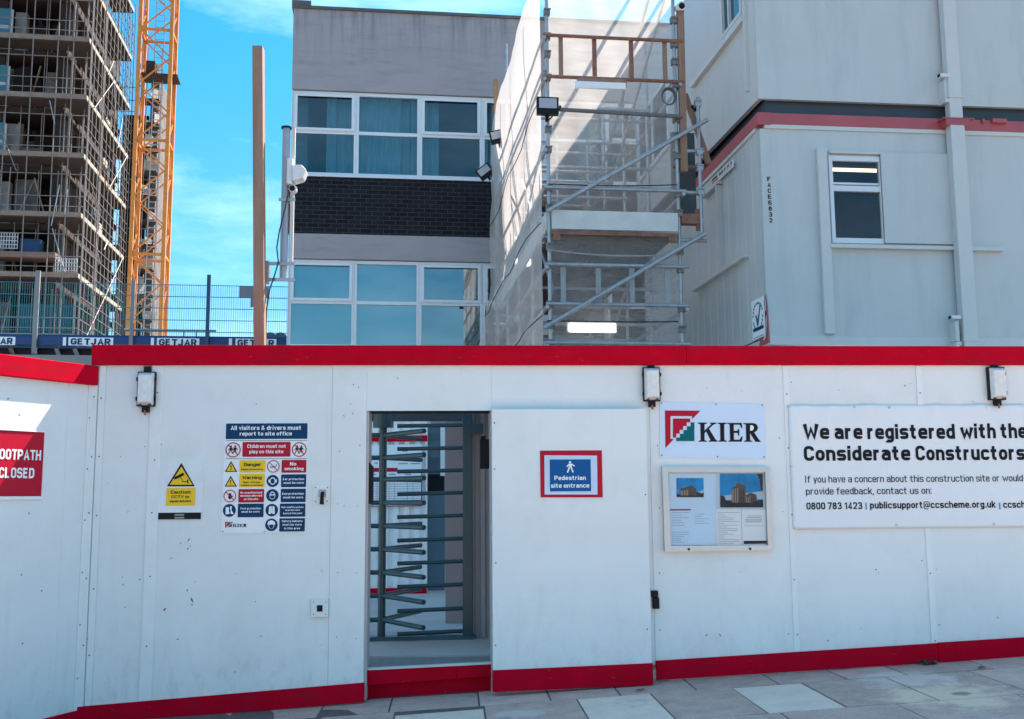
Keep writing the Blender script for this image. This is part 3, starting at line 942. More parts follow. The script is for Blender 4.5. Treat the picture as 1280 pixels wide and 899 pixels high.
# ------------------------------------------------------------------ return panel on the left
rt = T("return_hoarding", "white hoarding return angled towards the street at the far left, sun striking its red capping", "hoarding", LP, (-0.3, 0, 0.0))
m = MB(); m.box(-3.2, -0.20, 0.0, 0.02, -0.05, 2.46)
m.mat(1)
for k in range(9): m.disc(random.uniform(-1.2, -0.25), random.uniform(0.5, 2.3), 0.006, -0.002, 8)
rt.part("panel", m, [WHITE, SCREW])
m = MB(); m.box(-0.20, -0.035, -0.003, 0.02, -0.05, 2.46)
rt.part("panel", m, WHITE)
m = MB(); m.box(-0.0345, 0.0, -0.012, 0.02, -0.05, 2.46)
m.mat(1)
for k in range(6): m.disc(-0.018, 0.3 + 0.38 * k, 0.006, -0.014, 8)
rt.part("cover_strip", m, [TRIM, SCREW])
m = MB(); m.box(-3.2, 0.022, -0.045, 0.09, 2.449, 2.597)
rt.part("capping", m, RED, bevel=0.004)
m = MB(); m.wall([(-3.2, -0.10), (0.0, -0.03), (0.0, 0.075), (-3.2, -0.02)], -0.03, -0.0125)
rt.part("kickboard", m, RED, bevel=0.003)
m = MB(); m.box(-0.16, -0.09, 0.0225, 0.1, -0.1, 2.44); m.box(-2.4, -2.3, 0.0225, 0.1, -0.1, 2.44)
rt.part("frame_post", m, BOARD)

# ------------------------------------------------------------------ bulkhead lights
def bulkhead(px, py, label):
    u, z = H.hit(px, py)
    t = T("bulkhead_light", label, "wall light", H, (u, 0, z), "bulkhead lights along the top of the hoarding")
    w, h = 0.067, 0.132
    m = MB(); m.box(u - w, u + w, -0.044, -0.001, z - h, z + h)
    m.box(u - w - 0.008, u - w, -0.05, -0.03, z - 0.09, z - 0.06); m.box(u - w - 0.008, u - w, -0.05, -0.03, z + 0.06, z + 0.09)
    m.box(u + w, u + w + 0.008, -0.05, -0.03, z - 0.09, z - 0.06); m.box(u + w, u + w + 0.008, -0.05, -0.03, z + 0.06, z + 0.09)
    b = t.part("housing", m, BLACK, bevel=0.012)
    m = MB()
    P0 = [(u - w + .007, z - h + .008), (u + w - .007, z - h + .008), (u + w - .007, z + h - .008), (u - w + .007, z + h - .008)]
    P1 = [(u - w + .020, z - h + .030), (u + w - .020, z - h + .030), (u + w - .020, z + h - .030), (u - w + .020, z + h - .030)]
    vv = [(a, -0.043, c) for a, c in P0] + [(a, -0.092, c) for a, c in P1]
    m.add(vv, [(4, 5, 6, 7), (0, 1, 5, 4), (1, 2, 6, 5), (2, 3, 7, 6), (3, 0, 4, 7)])
    t.part("diffuser", m, LENS, bevel=0.006)
    m = MB(); m.box(u - 0.026, u + 0.026, -0.03, -0.001, z + h, z + h + 0.042)
    t.part("bracket", m, BLACK)
    m = MB(); m.box(u - 0.026, u + 0.026, -0.04, -0.002, z - h - 0.045, z - h)
    m.mat(1).pipe([(u, -0.045, z - h - 0.03), (u, -0.045, z - h - 0.066)], 0.008, 8)
    t.part("bracket", m, [BLACK, RUST])
    m = MB()
    for du in (-0.036, 0.036):
        m.box(u + du - 0.012, u + du + 0.012, -0.066, -0.05, z - h + 0.006, z - h + 0.03)
    t.part("clip", m, M("clip_dark", (0.06, 0.06, 0.07), 0.4))
    return t
b1 = bulkhead(184.5, 487, "bulkhead light on the white hoarding above the yellow camera warning sign")
for px, py, lab in ((813.5, 481, "bulkhead light above and left of the board with the stepped red and teal mark"), (1243, 480, "bulkhead light on the hoarding just above the word with on the long banner")):
    c = copy_tree(b1.e)
    u, z = H.hit(px, py)
    c.location = H.w(u, -0.001, z)
    c['label'] = lab

# ------------------------------------------------------------------ camera warning sign
def S1(x, y): return H.hit(180 + x / 8.99, 560 + y / 8.99, -0.008)
t = T("camera_warning_sign", "small yellow and black triangle sign reading Caution CCTV in operation", "sign", H, (S1(420, 450)[0], 0, S1(420, 450)[1]))
u0, z1 = S1(172, 145); u1, z0 = S1(655, 725)
m = MB(); m.box(u0, u1, -0.006, -0.0005, z0, z1)
t.part("backboard", m, M("pale_backboard", (0.80, 0.82, 0.82), 0.3))
m = MB(); m.flat([S1(420, 168), S1(258, 432), S1(570, 432)], -0.008)
t.part("warning_triangle", m, SIGNK)
m = MB(); m.flat([S1(421, 210), S1(290, 414), S1(546, 414)], -0.010)
t.part("yellow_field", m, SIGNY)
m = MB()
m.flat([S1(345, 328), S1(440, 278), S1(455, 305), S1(362, 352)], -0.012)
m.flat([S1(335, 338), S1(350, 328), S1(362, 350), S1(348, 356)], -0.0123)
a, b = S1(412, 330), S1(440, 380); m.bar(a[0], a[1], b[0], b[1], 0.004, -0.0126)
a, b = S1(434, 378), S1(495, 378); m.bar(a[0], a[1], b[0], b[1], 0.005, -0.0129)
m.flat([S1(486, 360), S1(500, 350), S1(500, 402), S1(486, 394)], -0.0132)
t.part("camera_symbol", m, SIGNK)
a, b = S1(252, 452), S1(572, 648)
m = MB(); m.rect(a[0], b[0], b[1], a[1], -0.008)
t.part("text_panel", m, SIGNY)
for s_, y, x0, x1, c in (("Caution", 515, 300, 522, 36), ("CCTV in", 565, 308, 508, 30), ("operation", 612, 288, 526, 28)):
    m = MB(); q = S1(x0, y); m.text(s_, q[0], S1(x1, y)[0], q[1], c / 8.99 / 162, -0.010, 0.018, 'f')
    t.part("lettering", m, SIGNK)
a, b = S1(160, 730), S1(636, 800)
m = MB(); m.box(a[0], b[0], -0.009, -0.0005, b[1], a[1])
t.part("black_strip", m, SIGNK)
m = MB()
for y in (752, 785):
    a, b = S1(345, y - 9), S1(452, y + 8); m.rect(a[0], b[0], b[1], a[1], -0.0115)
t.part("strip_marking", m, M("strip_grey", (0.35, 0.33, 0.30), 0.5))

# ------------------------------------------------------------------ site safety board
def S3(x, y): return H.hit(260 + x / 4.994, 510 + y / 4.994, -0.008)
PXM = 1 / 4.994 / 162
t = T("site_safety_board", "large white safety board of red, blue and yellow notices headed All visitors and drivers", "sign", H, (S3(360, 440)[0], 0, S3(360, 440)[1]))
u0, z1 = S3(104, 92); u1, z0 = S3(626, 784)
m = MB(); m.wall([S3(80, 784), S3(604, 776), S3(629, 94), S3(108, 90)], -0.006, -0.0005)
m.mat(1)
for x, y in ((92, 772), (118, 102), (352, 772), (380, 98), (592, 768), (618, 104)):
    q = S3(x, y); m.disc(q[0], q[1], 0.005, -0.0085, 8)
t.part("backboard", m, [SIGNW, SCREW])
def sbox(x0, y0, x1, y1, mat, lines, lm, nm="notice"):
    a, b = S3(x0, y0), S3(x1, y1)
    mm = MB(); mm.rrect(a[0], b[0], b[1], a[1], -0.008, 0.006)
    o = t.part(nm, mm, mat)
    mm = MB()
    for s_, yb, cap, xa, xb in lines:
        q = S3(xa, yb)
        mm.text(s_, q[0], S3(xb, yb)[0], q[1], cap * PXM, -0.010, 0.02, 'f')
    t.part("lettering", mm, lm, o)
    return o
sbox(113, 97, 620, 193, SIGNB, [("All visitors & drivers must", 138, 26, 142, 580), ("report to site office", 173, 24, 198, 524)], LETW, "heading")
sbox(216, 213, 514, 304, SIGNR, [("Children must not", 250, 21, 245, 485), ("play on this site", 284, 21, 258, 470)], LETW)
sbox(197, 327, 357, 402, SIGNY, [("Danger", 364, 21, 224, 330), ("Deep excavation", 388, 9, 208, 345)], SIGNK)
sbox(196, 412, 353, 494, SIGNY, [("Warning", 445, 20, 214, 335), ("High voltage", 469, 9, 218, 326), ("cables overhead", 487, 9, 205, 342)], SIGNK)
sbox(460, 325, 613, 404, SIGNR, [("No", 360, 21, 512, 552), ("smoking", 389, 19, 477, 596)], LETW)
sbox(457, 415, 612, 494, SIGNB, [("Ear protection", 451, 13, 468, 600), ("must be worn", 474, 13, 472, 598)], LETW)
sbox(455, 505, 609, 588, SIGNB, [("Eye protection", 542, 13, 464, 598), ("must be worn", 565, 13, 470, 594)], LETW)
sbox(191, 507, 349, 590, SIGNR, [("No unauthorised", 535, 12, 202, 338), ("access allowed", 554, 12, 202, 338), ("on this site", 575, 12, 224, 314)], LETW)
sbox(187, 598, 346, 682, SIGNB, [("Foot protection", 634, 12, 203, 330), ("must be worn", 654, 12, 209, 322)], LETW)
sbox(449, 597, 607, 679, SIGNB, [("High visibility jackets", 625, 10, 458, 596), ("must be worn", 643, 10, 482, 574), ("beyond this point", 663, 10, 470, 588)], LETW)
sbox(446, 689, 604, 771, SIGNB, [("Safety helmets", 713, 12, 462, 590), ("must be worn", 735, 12, 466, 584), ("in this area", 758, 12, 476, 574)], LETW)
def circ(x, y, r, kind):
    c = S3(x, y); rr = r * PXM
    def q(dx, dy): return (c[0] + dx * rr, c[1] - dy * rr)
    mm = MB()
    if kind in ("child", "smoke", "hand"):
        mm.disc(c[0], c[1], rr, -0.008)
        o = t.part("prohibition_symbol", mm, SIGNW)
        k = MB()
        if kind == "child":
            for dx, sgn in ((-0.28, 1), (0.26, 1)):
                k.disc(c[0] + dx * rr, c[1] + 0.48 * rr, 0.12 * rr, -0.0092, 12)
                k.flat([q(dx - .14, -.35), q(dx + .16, -.35), q(dx + .12, .12), q(dx - .16, .12)], -0.0094)
                for a, b in (((dx - .1, .1), (dx - .3, .55)), ((dx + .08, .1), (dx + .2, .5)), ((dx + .1, -.25), (dx + .34, -.02)), ((dx - .1, -.25), (dx - .32, .05))):
                    A, Bq = q(*a), q(*b); k.bar(A[0], A[1], Bq[0], Bq[1], 0.11 * rr, -0.0096 - random.random() * 0.0002)
        elif kind == "smoke":
            A, Bq = q(-.5, .15), q(.35, .05); k.bar(A[0], A[1], Bq[0], Bq[1], 0.16 * rr, -0.0092)
            A, Bq = q(.42, .0), q(.5, -.4); k.bar(A[0], A[1], Bq[0], Bq[1], 0.1 * rr, -0.0094)
        else:
            k.flat([q(-.2, .5), q(.2, .5), q(.28, .0), q(.15, -.45), q(-.15, -.45), q(-.28, .05)], -0.0092)
            A, Bq = q(.2, .25), q(.5, -.05); k.bar(A[0], A[1], Bq[0], Bq[1], 0.14 * rr, -0.0094)
        t.part("pictogram", k, SIGNK, o)
        k = MB(); k.ring(c[0], c[1], rr * 0.86, rr, -0.0102)
        A, Bq = q(-.64, -.64), q(.64, .64); k.bar(A[0], A[1], Bq[0], Bq[1], 0.13 * rr, -0.0105)
        t.part("red_ring", k, SIGNR, o)
    else:
        mm.disc(c[0], c[1], rr, -0.008)
        o = t.part("mandatory_symbol", mm, SIGNB)
        k = MB()
        if kind == "boot":
            k.flat([q(-.55, -.5), q(-.05, -.5), q(-.05, .15), q(.1, .5), q(-.55, .62)], -0.0095)
            k.flat([q(.08, -.62), q(.4, -.62), q(.32, -.05), q(.66, .42), q(.62, .58), q(.22, .52), q(.2, .1)], -0.0097)
        elif kind == "vest":
            k.flat([q(-.42, -.55), q(-.15, -.66), q(-.12, .6), q(-.5, .6)], -0.0095)
            k.flat([q(.42, -.55), q(.15, -.66), q(.12, .6), q(.5, .6)], -0.0097)
            k.rect(*[q(-.09, 0)[0], q(.09, 0)[0]], q(0, .5)[1], q(0, -.6)[1], -0.0099)
        else:
            k.disc(c[0], c[1] - 0.02 * rr, 0.62 * rr, -0.0095, 24, 0.46 * rr)
            k.c = 1
            if kind == "ear":
                k.disc(c[0], c[1] - .02 * rr, 0.46 * rr, -0.0105, 24, 0.34 * rr)
                k.c = 0
                k.disc(c[0] - .55 * rr, c[1], .3 * rr, -0.0108, 16, .13 * rr); k.disc(c[0] + .55 * rr, c[1], .3 * rr, -0.0111, 16, .13 * rr)
            elif kind == "eye":
                k.disc(c[0], c[1] - .06 * rr, 0.5 * rr, -0.0105, 24, 0.38 * rr)
                k.c = 0
                k.disc(c[0] - .17 * rr, c[1] + .08 * rr, .12 * rr, -0.0112, 14, .17 * rr); k.disc(c[0] + .17 * rr, c[1] + .08 * rr, .12 * rr, -0.0115, 14, .17 * rr)
            else:
                k.disc(c[0], c[1] - .1 * rr, 0.5 * rr, -0.0105, 24, 0.36 * rr)
                k.c = 0
                k.flat([q(-.66, -.05), q(.66, -.05), q(.5, -.5), q(.15, -.72), q(-.15, -.72), q(-.5, -.5)], -0.0112)
        t.part("pictogram", k, [LETW, SIGNB], o)
circ(157, 262, 46, "child"); circ(570, 260, 45, "child"); circ(408, 365, 38, "smoke"); circ(137, 550, 38, "hand")
circ(404, 456, 37, "ear"); circ(402, 546, 38, "eye"); circ(133, 640, 39, "boot"); circ(398, 638, 38, "vest"); circ(396, 730, 38, "helmet")
for x, y0, y1 in ((144, 331, 399), (142, 423, 491)):
    m = MB(); m.flat([S3(x, y0), S3(x - 39, y1), S3(x + 39, y1)], -0.008)
    o = t.part("warning_triangle", m, SIGNK)
    m = MB(); m.flat([S3(x, y0 + 14), S3(x - 28, y1 - 6), S3(x + 28, y1 - 6)], -0.0095)
    t.part("yellow_field", m, SIGNY, o)
    m = MB(); m.flat([S3(x - 4, y0 + 28), S3(x + 4, y0 + 28), S3(x + 2, y0 + 46), S3(x - 2, y0 + 46)], -0.011)
    q = S3(x, y0 + 53); m.disc(q[0], q[1], 3.6 * PXM, -0.011, 10)
    t.part("exclamation_mark", m, SIGNK, o)
m = MB()
for y in (204, 317):
    a, b = S3(112, y), S3(618, y); m.bar(a[0], a[1], b[0], b[1], 2.6 * PXM, -0.008)
t.part("dividing_line", m, SIGNB)

def logo(th, f, v, letters, extra):
    """stepped square mark with serif capitals; f maps drawing coordinates to the wall"""
    mm = MB()
    mm.flat([f(95, 198), f(475, 200), f(385, 292), f(385, 258), f(155, 258), f(155, 500), f(190, 503), f(100, 600)], v)
    mm.flat([f(180, 284), f(365, 284), f(365, 325), f(328, 325), f(328, 365), f(290, 365), f(290, 405), f(252, 405), f(252, 445), f(215, 445), f(215, 487), f(180, 487)], v)
    th.part("red_mark", mm, SIGNR)
    mm = MB()
    mm.flat([f(370, 325), f(410, 325), f(410, 525), f(215, 525), f(215, 487), f(255, 487), f(255, 447), f(293, 447), f(293, 407), f(330, 407), f(330, 367), f(370, 367)], v)
    th.part("teal_mark", mm, TEAL)
    mm = MB()
    d = [0]
    def P(*pts):
        mm.flat([f(*p) for p in pts], v - d[0]); d[0] += 0.0002
    # K
    P((445, 327), (545, 327), (545, 336), (518, 345), (518, 515), (545, 522), (545, 531), (455, 531), (455, 522), (476, 515), (473, 345), (445, 336))
    P((518, 440), (518, 412), (590, 345), (575, 336), (575, 328), (645, 328), (645, 337), (612, 350), (550, 408))
    P((536, 424), (566, 394), (636, 508), (655, 522), (655, 531), (560, 531), (560, 523), (582, 515))
    # I
    P((658, 329), (752, 329), (752, 338), (727, 347), (730, 515), (756, 522), (756, 531), (664, 531), (664, 522), (686, 515), (683, 347), (658, 338))
    # E
    P((760, 331), (915, 331), (920, 385), (910, 386), (893, 350), (829, 350), (830, 415), (868, 415), (880, 392), (888, 392), (888, 470), (880, 470), (868, 438), (830, 438), (832, 510), (890, 510), (914, 475), (924, 477), (915, 531), (772, 531), (772, 522), (790, 515), (785, 348), (760, 340))
    # R
    P((930, 333), (1040, 333), (1072, 345), (1088, 378), (1078, 412), (1046, 432), (1052, 440), (1100, 512), (1116, 524), (1116, 533), (1060, 533), (1004, 442), (1002, 442), (1004, 515), (1026, 523), (1026, 532), (940, 532), (940, 523), (961, 515), (958, 348), (930, 342))
    th.part("lettering", mm, SIGNK)
    if extra:
        mm = MB()
        mm.flat([f(1003, 355), f(1030, 357), f(1044, 378), f(1034, 408), f(1003, 416)], v - 0.003)
        th.part("letter_counter", mm, SIGNW)
def LG(x, y): return S3(107 + (x - 95) * 0.1335, 711 + (y - 198) * 0.098)
logo(t, LG, -0.009, True, False)

# ------------------------------------------------------------------ contractor sign
def S5(x, y): return H.hit(820 + x / 8.533, 490 + y / 8.533, -0.01)
t = T("contractor_sign", "white name board with a stepped red and teal square and black serif capitals KIER", "sign", H, (S5(600, 400)[0], 0, S5(600, 400)[1]))
m = MB(); m.wall([S5(42, 106), S5(1160, 128), S5(1172, 716), S5(38, 702)], -0.008, -0.0005)
m.mat(1)
for x, y in ((58, 118), (640, 132), (1132, 143), (62, 675), (655, 690), (1152, 694)):
    q = S5(x, y); m.disc(q[0], q[1], 0.006, -0.0105, 8)
t.part("backboard", m, [M("sign_pale_blue_white", (0.66, 0.76, 0.90), 0.25, var=0.03), SCREW])
logo(t, S5, -0.0105, True, True)

# ------------------------------------------------------------------ notice case
def S6(x, y): return H.hit(820 + x / 7.493, 580 + y / 7.493, -0.03)
t = T("notice_case", "grey aluminium glazed notice case holding site papers and two building pictures", "notice board", H, (S6(570, 440)[0], 0, S6(570, 440)[1]))
OUT = [S6(55, 25), S6(1062, 30), S6(1090, 808), S6(80, 822)]
INN = [S6(110, 78), S6(1018, 80), S6(1044, 762), S6(136, 768)]
m = MB()
m.wall(OUT, -0.012, -0.0005)
m.mat(1).flat(INN, -0.0145)
t.part("back_panel", m, [ALU, M("case_backing", (0.58, 0.67, 0.74), 0.6)])
m = MB()
for i in range(4):
    j = (i + 1) % 4
    a, b, c, d = OUT[i], OUT[j], INN[j], INN[i]
    m.wall([a, b, c, d], -0.045, -0.0125)
t.part("frame", m, ALU)
m = MB()
for x, y in ((303, 798), (875, 794)):
    q = S6(x, y); m.pipe([(q[0], -0.044, q[1]), (q[0], -0.056, q[1])], 0.009, 10)
t.part("lock", m, BLACK)
PAPER = M("printed_paper", (0.84, 0.85, 0.86), 0.6, var=0.04, spec=0.15)
PAPER2 = M("blue_tinted_paper", (0.62, 0.77, 0.90), 0.6, var=0.04, spec=0.15)
PRINT = M("grey_print", (0.34, 0.36, 0.40), 0.6, spec=0.15)
PRINTR = M("wine_print", (0.25, 0.03, 0.08), 0.6)
PSKY = M("picture_sky", (0.004, 0.27, 0.60), 0.4, var=0.4, scale=7, spec=0.15)
PTOW = M("picture_tower", (0.13, 0.095, 0.085), 0.5, var=0.2, spec=0.15)
PDRK = M("picture_dark", (0.035, 0.035, 0.04), 0.5, var=0.4, scale=30, spec=0.15)
def paper(x0, y0, x1, y1, mat, rows, v=-0.017, lab=None):
    mm = MB(); mm.flat([S6(x0, y0), S6(x1, y0), S6(x1 + 6, y1), S6(x0 + 6, y1)], v)
    o = t.part("paper_notice", mm, mat, label=lab)
    if rows:
        mm = MB()
        for (ax, ay, bx_, th) in rows:
            a, b = S6(ax, ay), S6(bx_, ay)
            mm.bar(a[0], a[1], b[0], b[1], th / 7.493 / 162, v - 0.0015)
        t.part("print", mm, PRINT, o)
    return o
rw = []
for y in list(range(456, 600, 24)) + list(range(640, 745, 19)):
    rw.append((150, y, 150 + random.choice((120, 160, 175, 90)), 4))
for y in range(470, 570, 22): rw.append((362, y, 362 + random.choice((70, 100, 140)), 3.5))
o = paper(125, 90, 560, 762, PAPER2, rw)
rw = []
for y in range(455, 750, 17): rw.append((582, y, 582 + random.choice((90, 150, 190, 205, 60)), 3.5))
paper(565, 425, 800, 766, PAPER, rw)
rw = [(850, 505, 992, 6), (862, 488, 990, 5), (835, 525, 1000, 7), (842, 543, 992, 7), (832, 580, 1020, 3)]
paper(808, 428, 1030, 766, PAPER, rw)
def pic(x0, y0, x1, y1, blds, lab):
    mm = MB(); mm.flat([S6(x0, y0), S6(x1, y0), S6(x1 + 3, y1), S6(x0 + 3, y1)], -0.0195)
    o = t.part("building_picture", mm, PSKY, label=lab)
    mm = MB()
    for k, (c, pts) in enumerate(blds):
        mm.mat(c).flat([S6(*p) for p in pts], -0.021 - k * 0.0003)
        if c == 0:
            xa, xb = min(p[0] for p in pts), max(p[0] for p in pts); ya, yb_ = sorted(p[1] for p in pts)[2] + 8, max(p[1] for p in pts)
            mm.mat(1)
            for i in range(1, 6):
                xx = xa + (xb - xa) * i / 6
                mm.flat([S6(xx - 3, ya + 12), S6(xx + 3, ya + 12), S6(xx + 3, yb_ - 4), S6(xx - 3, yb_ - 4)], -0.0228 - k * .0003)
            xm_ = xa + (xb - xa) * .62
            mm.mat(3).flat([S6(xa + 2, ya + 16), S6(xm_ - 20, ya + 6), S6(xm_ - 20, yb_), S6(xa + 2, yb_)], -0.0224 - k * .0003)
    t.part("printed_building", mm, [PTOW, PDRK, M("picture_cloud", (0.45, 0.55, 0.62), 0.5), M("picture_lit_wall", (0.30, 0.21, 0.17), 0.5)], o)
pic(192, 132, 448, 312, [(2, [(330, 300), (448, 240), (448, 262), (400, 300)]), (1, [(196, 312), (450, 312), (450, 280), (380, 262), (300, 285), (196, 282)]), (0, [(232, 290), (232, 228), (268, 222), (335, 200), (378, 228), (384, 295)])], "small picture of a building on the left-hand paper")
pic(602, 92, 1002, 408, [(2, [(606, 300), (1002, 255), (1004, 330), (606, 340)]), (1, [(605, 408), (1008, 408), (1006, 338), (890, 350), (660, 345), (640, 300), (606, 296)]),
    (0, [(712, 360), (712, 222), (740, 212), (765, 178), (842, 205), (845, 362)]), (0, [(845, 362), (845, 290), (890, 268), (945, 290), (948, 345), (900, 362)]), (1, [(948, 92), (1003, 92), (1004, 260), (985, 240), (975, 150)])], "large picture of a tower block at the right")
m = MB(); a, b = S6(132, 424), S6(328, 436); m.rect(a[0], b[0], b[1], a[1], -0.0195)
t.part("print_band", m, PRINTR)
m = MB(); a, b = S6(824, 722), S6(1040, 748); m.rect(a[0], b[0], b[1], a[1], -0.0195)
t.part("print_band", m, SIGNK)
m = MB(); m.flat(INN, -0.040)
t.part("glass_door", m, glass("case_glass", (0.98, 0.99, 0.99), 0.01, 1.2))

# ------------------------------------------------------------------ registration banner
def P8(x, y): return H.hit(960 + x / 3.456, 440 + y / 3.456, -0.016)
ub0, ub1 = P8(98, 500)[0], 6.9
zbt, zbb = P8(600, 228)[1], P8(600, 762)[1]
t = T("registration_banner", "long white vinyl banner with black wording about Considerate Constructors", "banner", H, ((ub0 + 3.9) / 2, 0, zbb))
def rip(u, z):
    a = (z - zbb) / (zbt - zbb); b = u - ub0
    r = 0.0
    for c, k, s_ in ((0.12, 0.5, 0.035), (0.34, 0.62, 0.04), (0.62, 0.55, 0.05), (1.55, -0.3, 0.06), (1.2, 0.5, 0.04)):
        d = b - c - (1 - a) * -k * 0.6
        r += 0.017 * math.exp(-(d / s_) ** 2) * max(0, a - 0.55) * 2.0
    r += 0.004 * math.sin(b * 9 + a * 5) * a * (1 - a) * 2 + 0.003 * math.sin(b * 3.1 + 1)
    return -0.0105 - max(0, r + 0.003)
m = MB()
nx, nz_ = 150, 40
V_, F_ = [], []
for j in range(nz_ + 1):
    for i in range(nx + 1):
        u = ub0 + (ub1 - ub0) * i / nx; z = zbb + (zbt - zbb) * j / nz_
        sag = 0.006 * math.sin(min(1, (u - ub0) / 0.6) * 3.1)
        V_.append((u, rip(u, z), z - (sag if j == nz_ else 0)))
for j in range(nz_):
    for i in range(nx):
        a = j * (nx + 1) + i
        F_.append((a, a + 1, a + nx + 2, a + nx + 1))
m.add(V_, F_, True)
sheet = t.part("vinyl_sheet", m, VINYL)
sm = sheet.modifiers.new('solid', 'SOLIDIFY'); sm.thickness = 0.0012
def btext(lines, mat, nm="lettering"):
    for s_, x0, x1, yb, cap, bold in lines:
        mm = MB()
        q = P8(x0, yb)
        mm.text(s_, q[0], P8(x1, yb)[0], q[1], cap / 3.456 / 162, 0, bold, 'f')
        mm.v = [(u, rip(u, z) - 0.003 + v_, z) for u, v_, z in mm.v]
        t.part(nm, mm, mat)
btext([("We", 152, 265, 377, 66, 0.03), ("are", 288, 408, 377, 66, 0.03), ("registered", 430, 810, 377, 66, 0.03), ("with", 832, 985, 374, 66, 0.03), ("the", 1006, 1118, 373, 66, 0.03), ("Considerate", 156, 617, 471, 65, 0.03), ("Constructors", 640, 1111, 469, 65, 0.03)], INK)
btext([("If you have a concern about this construction site or would", 161, 1102, 565, 30, 0.0), ("like to", 1118, 1205, 562, 30, 0.0), ("provide feedback, contact us on:", 164, 708, 617, 30, 0.0)], INK)
btext([("0800 783 1423", 166, 408, 681, 30, 0.022), ("publicsupport@ccscheme.org.uk", 441, 985, 677, 30, 0.022), ("ccscheme.org.uk", 1017, 1290, 674, 30, 0.022)], INK)
mm = MB()
for x in (424, 1001):
    q = P8(x, 668); mm.box(q[0] - 0.004, q[0] + 0.004, -0.020, -0.0165, q[1] - 0.022, q[1] + 0.03)
t.part("divider_bar", mm, M("divider_teal", (0.02, 0.25, 0.35), 0.4))
mm = MB()
for x, y in ((90, 236), (373, 238), (524, 240), (940, 240), (100, 494), (114, 756), (556, 748), (976, 744)):
    q = P8(x, y); mm.pipe([(q[0], -0.008, q[1]), (q[0], -0.023, q[1])], 0.009, 10)
t.part("eyelet_screw", mm, ALU)

# ------------------------------------------------------------------ pedestrian sign on the door
def S9(x, y): return H.hit(660 + x / 9.99, 550 + y / 9.99, VD - 0.008)
t = T("pedestrian_sign", "red framed blue sign with walking figure reading Pedestrian site entrance", "sign", H, (S9(540, 430)[0], VD, S9(540, 430)[1]))
m = MB(); m.wall([S9(150, 134), S9(922, 130), S9(934, 718), S9(158, 718)], VD - 0.006, VD - 0.0005)
t.part("red_border", m, SIGNR)
m = MB(); m.flat([S9(204, 192), S9(862, 196), S9(868, 682), S9(208, 682)], VD - 0.008)
t.part("white_field", m, M("sign_pale_blue", (0.58, 0.70, 0.86), 0.3))
a, b = S9(270, 245), S9(788, 640)
m = MB(); m.rect(a[0], b[0], b[1], a[1], VD - 0.0098)
t.part("blue_panel", m, SIGNB2)
m = MB()
q = S9(524, 278); m.disc(q[0], q[1], 0.0085, VD - 0.0115, 14)
m.flat([S9(508, 295), S9(545, 295), S9(548, 345), S9(510, 345)], VD - 0.0116)
for k, (a, b, w) in enumerate((((512, 300), (484, 338), .008), ((540, 300), (583, 328), .008), ((517, 340), (492, 408), .011), ((538, 340), (562, 406), .011))):
    A, Bq = S9(*a), S9(*b); m.bar(A[0], A[1], Bq[0], Bq[1], w, VD - 0.0118 - k * 0.0002)
t.part("walking_figure", m, LETW)
m = MB()
q = S9(330, 502); m.text("Pedestrian", q[0], S9(722, 502)[0], q[1], 54 / 9.99 / 164, VD - 0.0115, 0.02, 'f')
t.part("lettering", m, LETW)
m = MB(); q = S9(287, 598); m.text("site entrance", q[0], S9(765, 598)[0], q[1], 54 / 9.99 / 164, VD - 0.0115, 0.02, 'f')
t.part("lettering", m, LETW)

# ------------------------------------------------------------------ footpath sign
t = T("footpath_sign", "red sign reading FOOTPATH CLOSED on the angled hoarding return", "sign", LP, (-0.7, 0, 1.85))
a = LP.hit(420 / 7.49, 520 + 155 / 7.49, -0.01); b = LP.hit(383 / 7.49, 520 + 752 / 7.49, -0.01)
ur = (a[0] + b[0]) / 2; zt_, zb2 = a[1], b[1]
m = MB(); m.box(ur - 1.16, ur, -0.008, -0.0005, zb2, zt_)
t.part("red_board", m, SIGNR)
m = MB(); m.box(ur - 1.16, ur + 0.004, -0.014, -0.0005, zt_ + 0.0005, zt_ + 0.008); m.box(ur - 1.16, ur + 0.004, -0.018, -0.0005, zb2 - 0.022, zb2 - 0.0005); m.box(ur + 0.0005, ur + 0.005, -0.014, -0.0005, zb2, zt_)
t.part("white_edging", m, SIGNW)
m = MB()
q = LP.hit(381 / 7.49, 520 + 416 / 7.49, -0.01); q2 = LP.hit(318 / 7.49, 520 + 584 / 7.49, -0.01)
qL = LP.hit(108 / 7.49, 520 + 412 / 7.49, -0.01)[0]
cap = LP.hit(350 / 7.49, 520 + 320 / 7.49, -0.01)[1] - q[1]
sc_ = q[0] - qL     # width of "TPATH"
g = text_geo("TPATH", 0.025)[0]; g2 = text_geo("FOOTPATH", 0.025)[0]; g3 = text_geo("CLOSED", 0.025)[0]; wd = lambda G_: max(p[0] for p in G_) - min(p[0] for p in G_)
m.text("FOOTPATH", q[0] - sc_ * wd(g2) / wd(g), q[0], q[1], cap, -0.0105, 0.025, 'f')
t.part("lettering", m, LETW)
m = MB(); m.text("CLOSED", q2[0] - sc_ * wd(g3) / wd(g), q2[0], q2[1], cap, -0.0105, 0.025, 'f')
t.part("lettering", m, LETW)

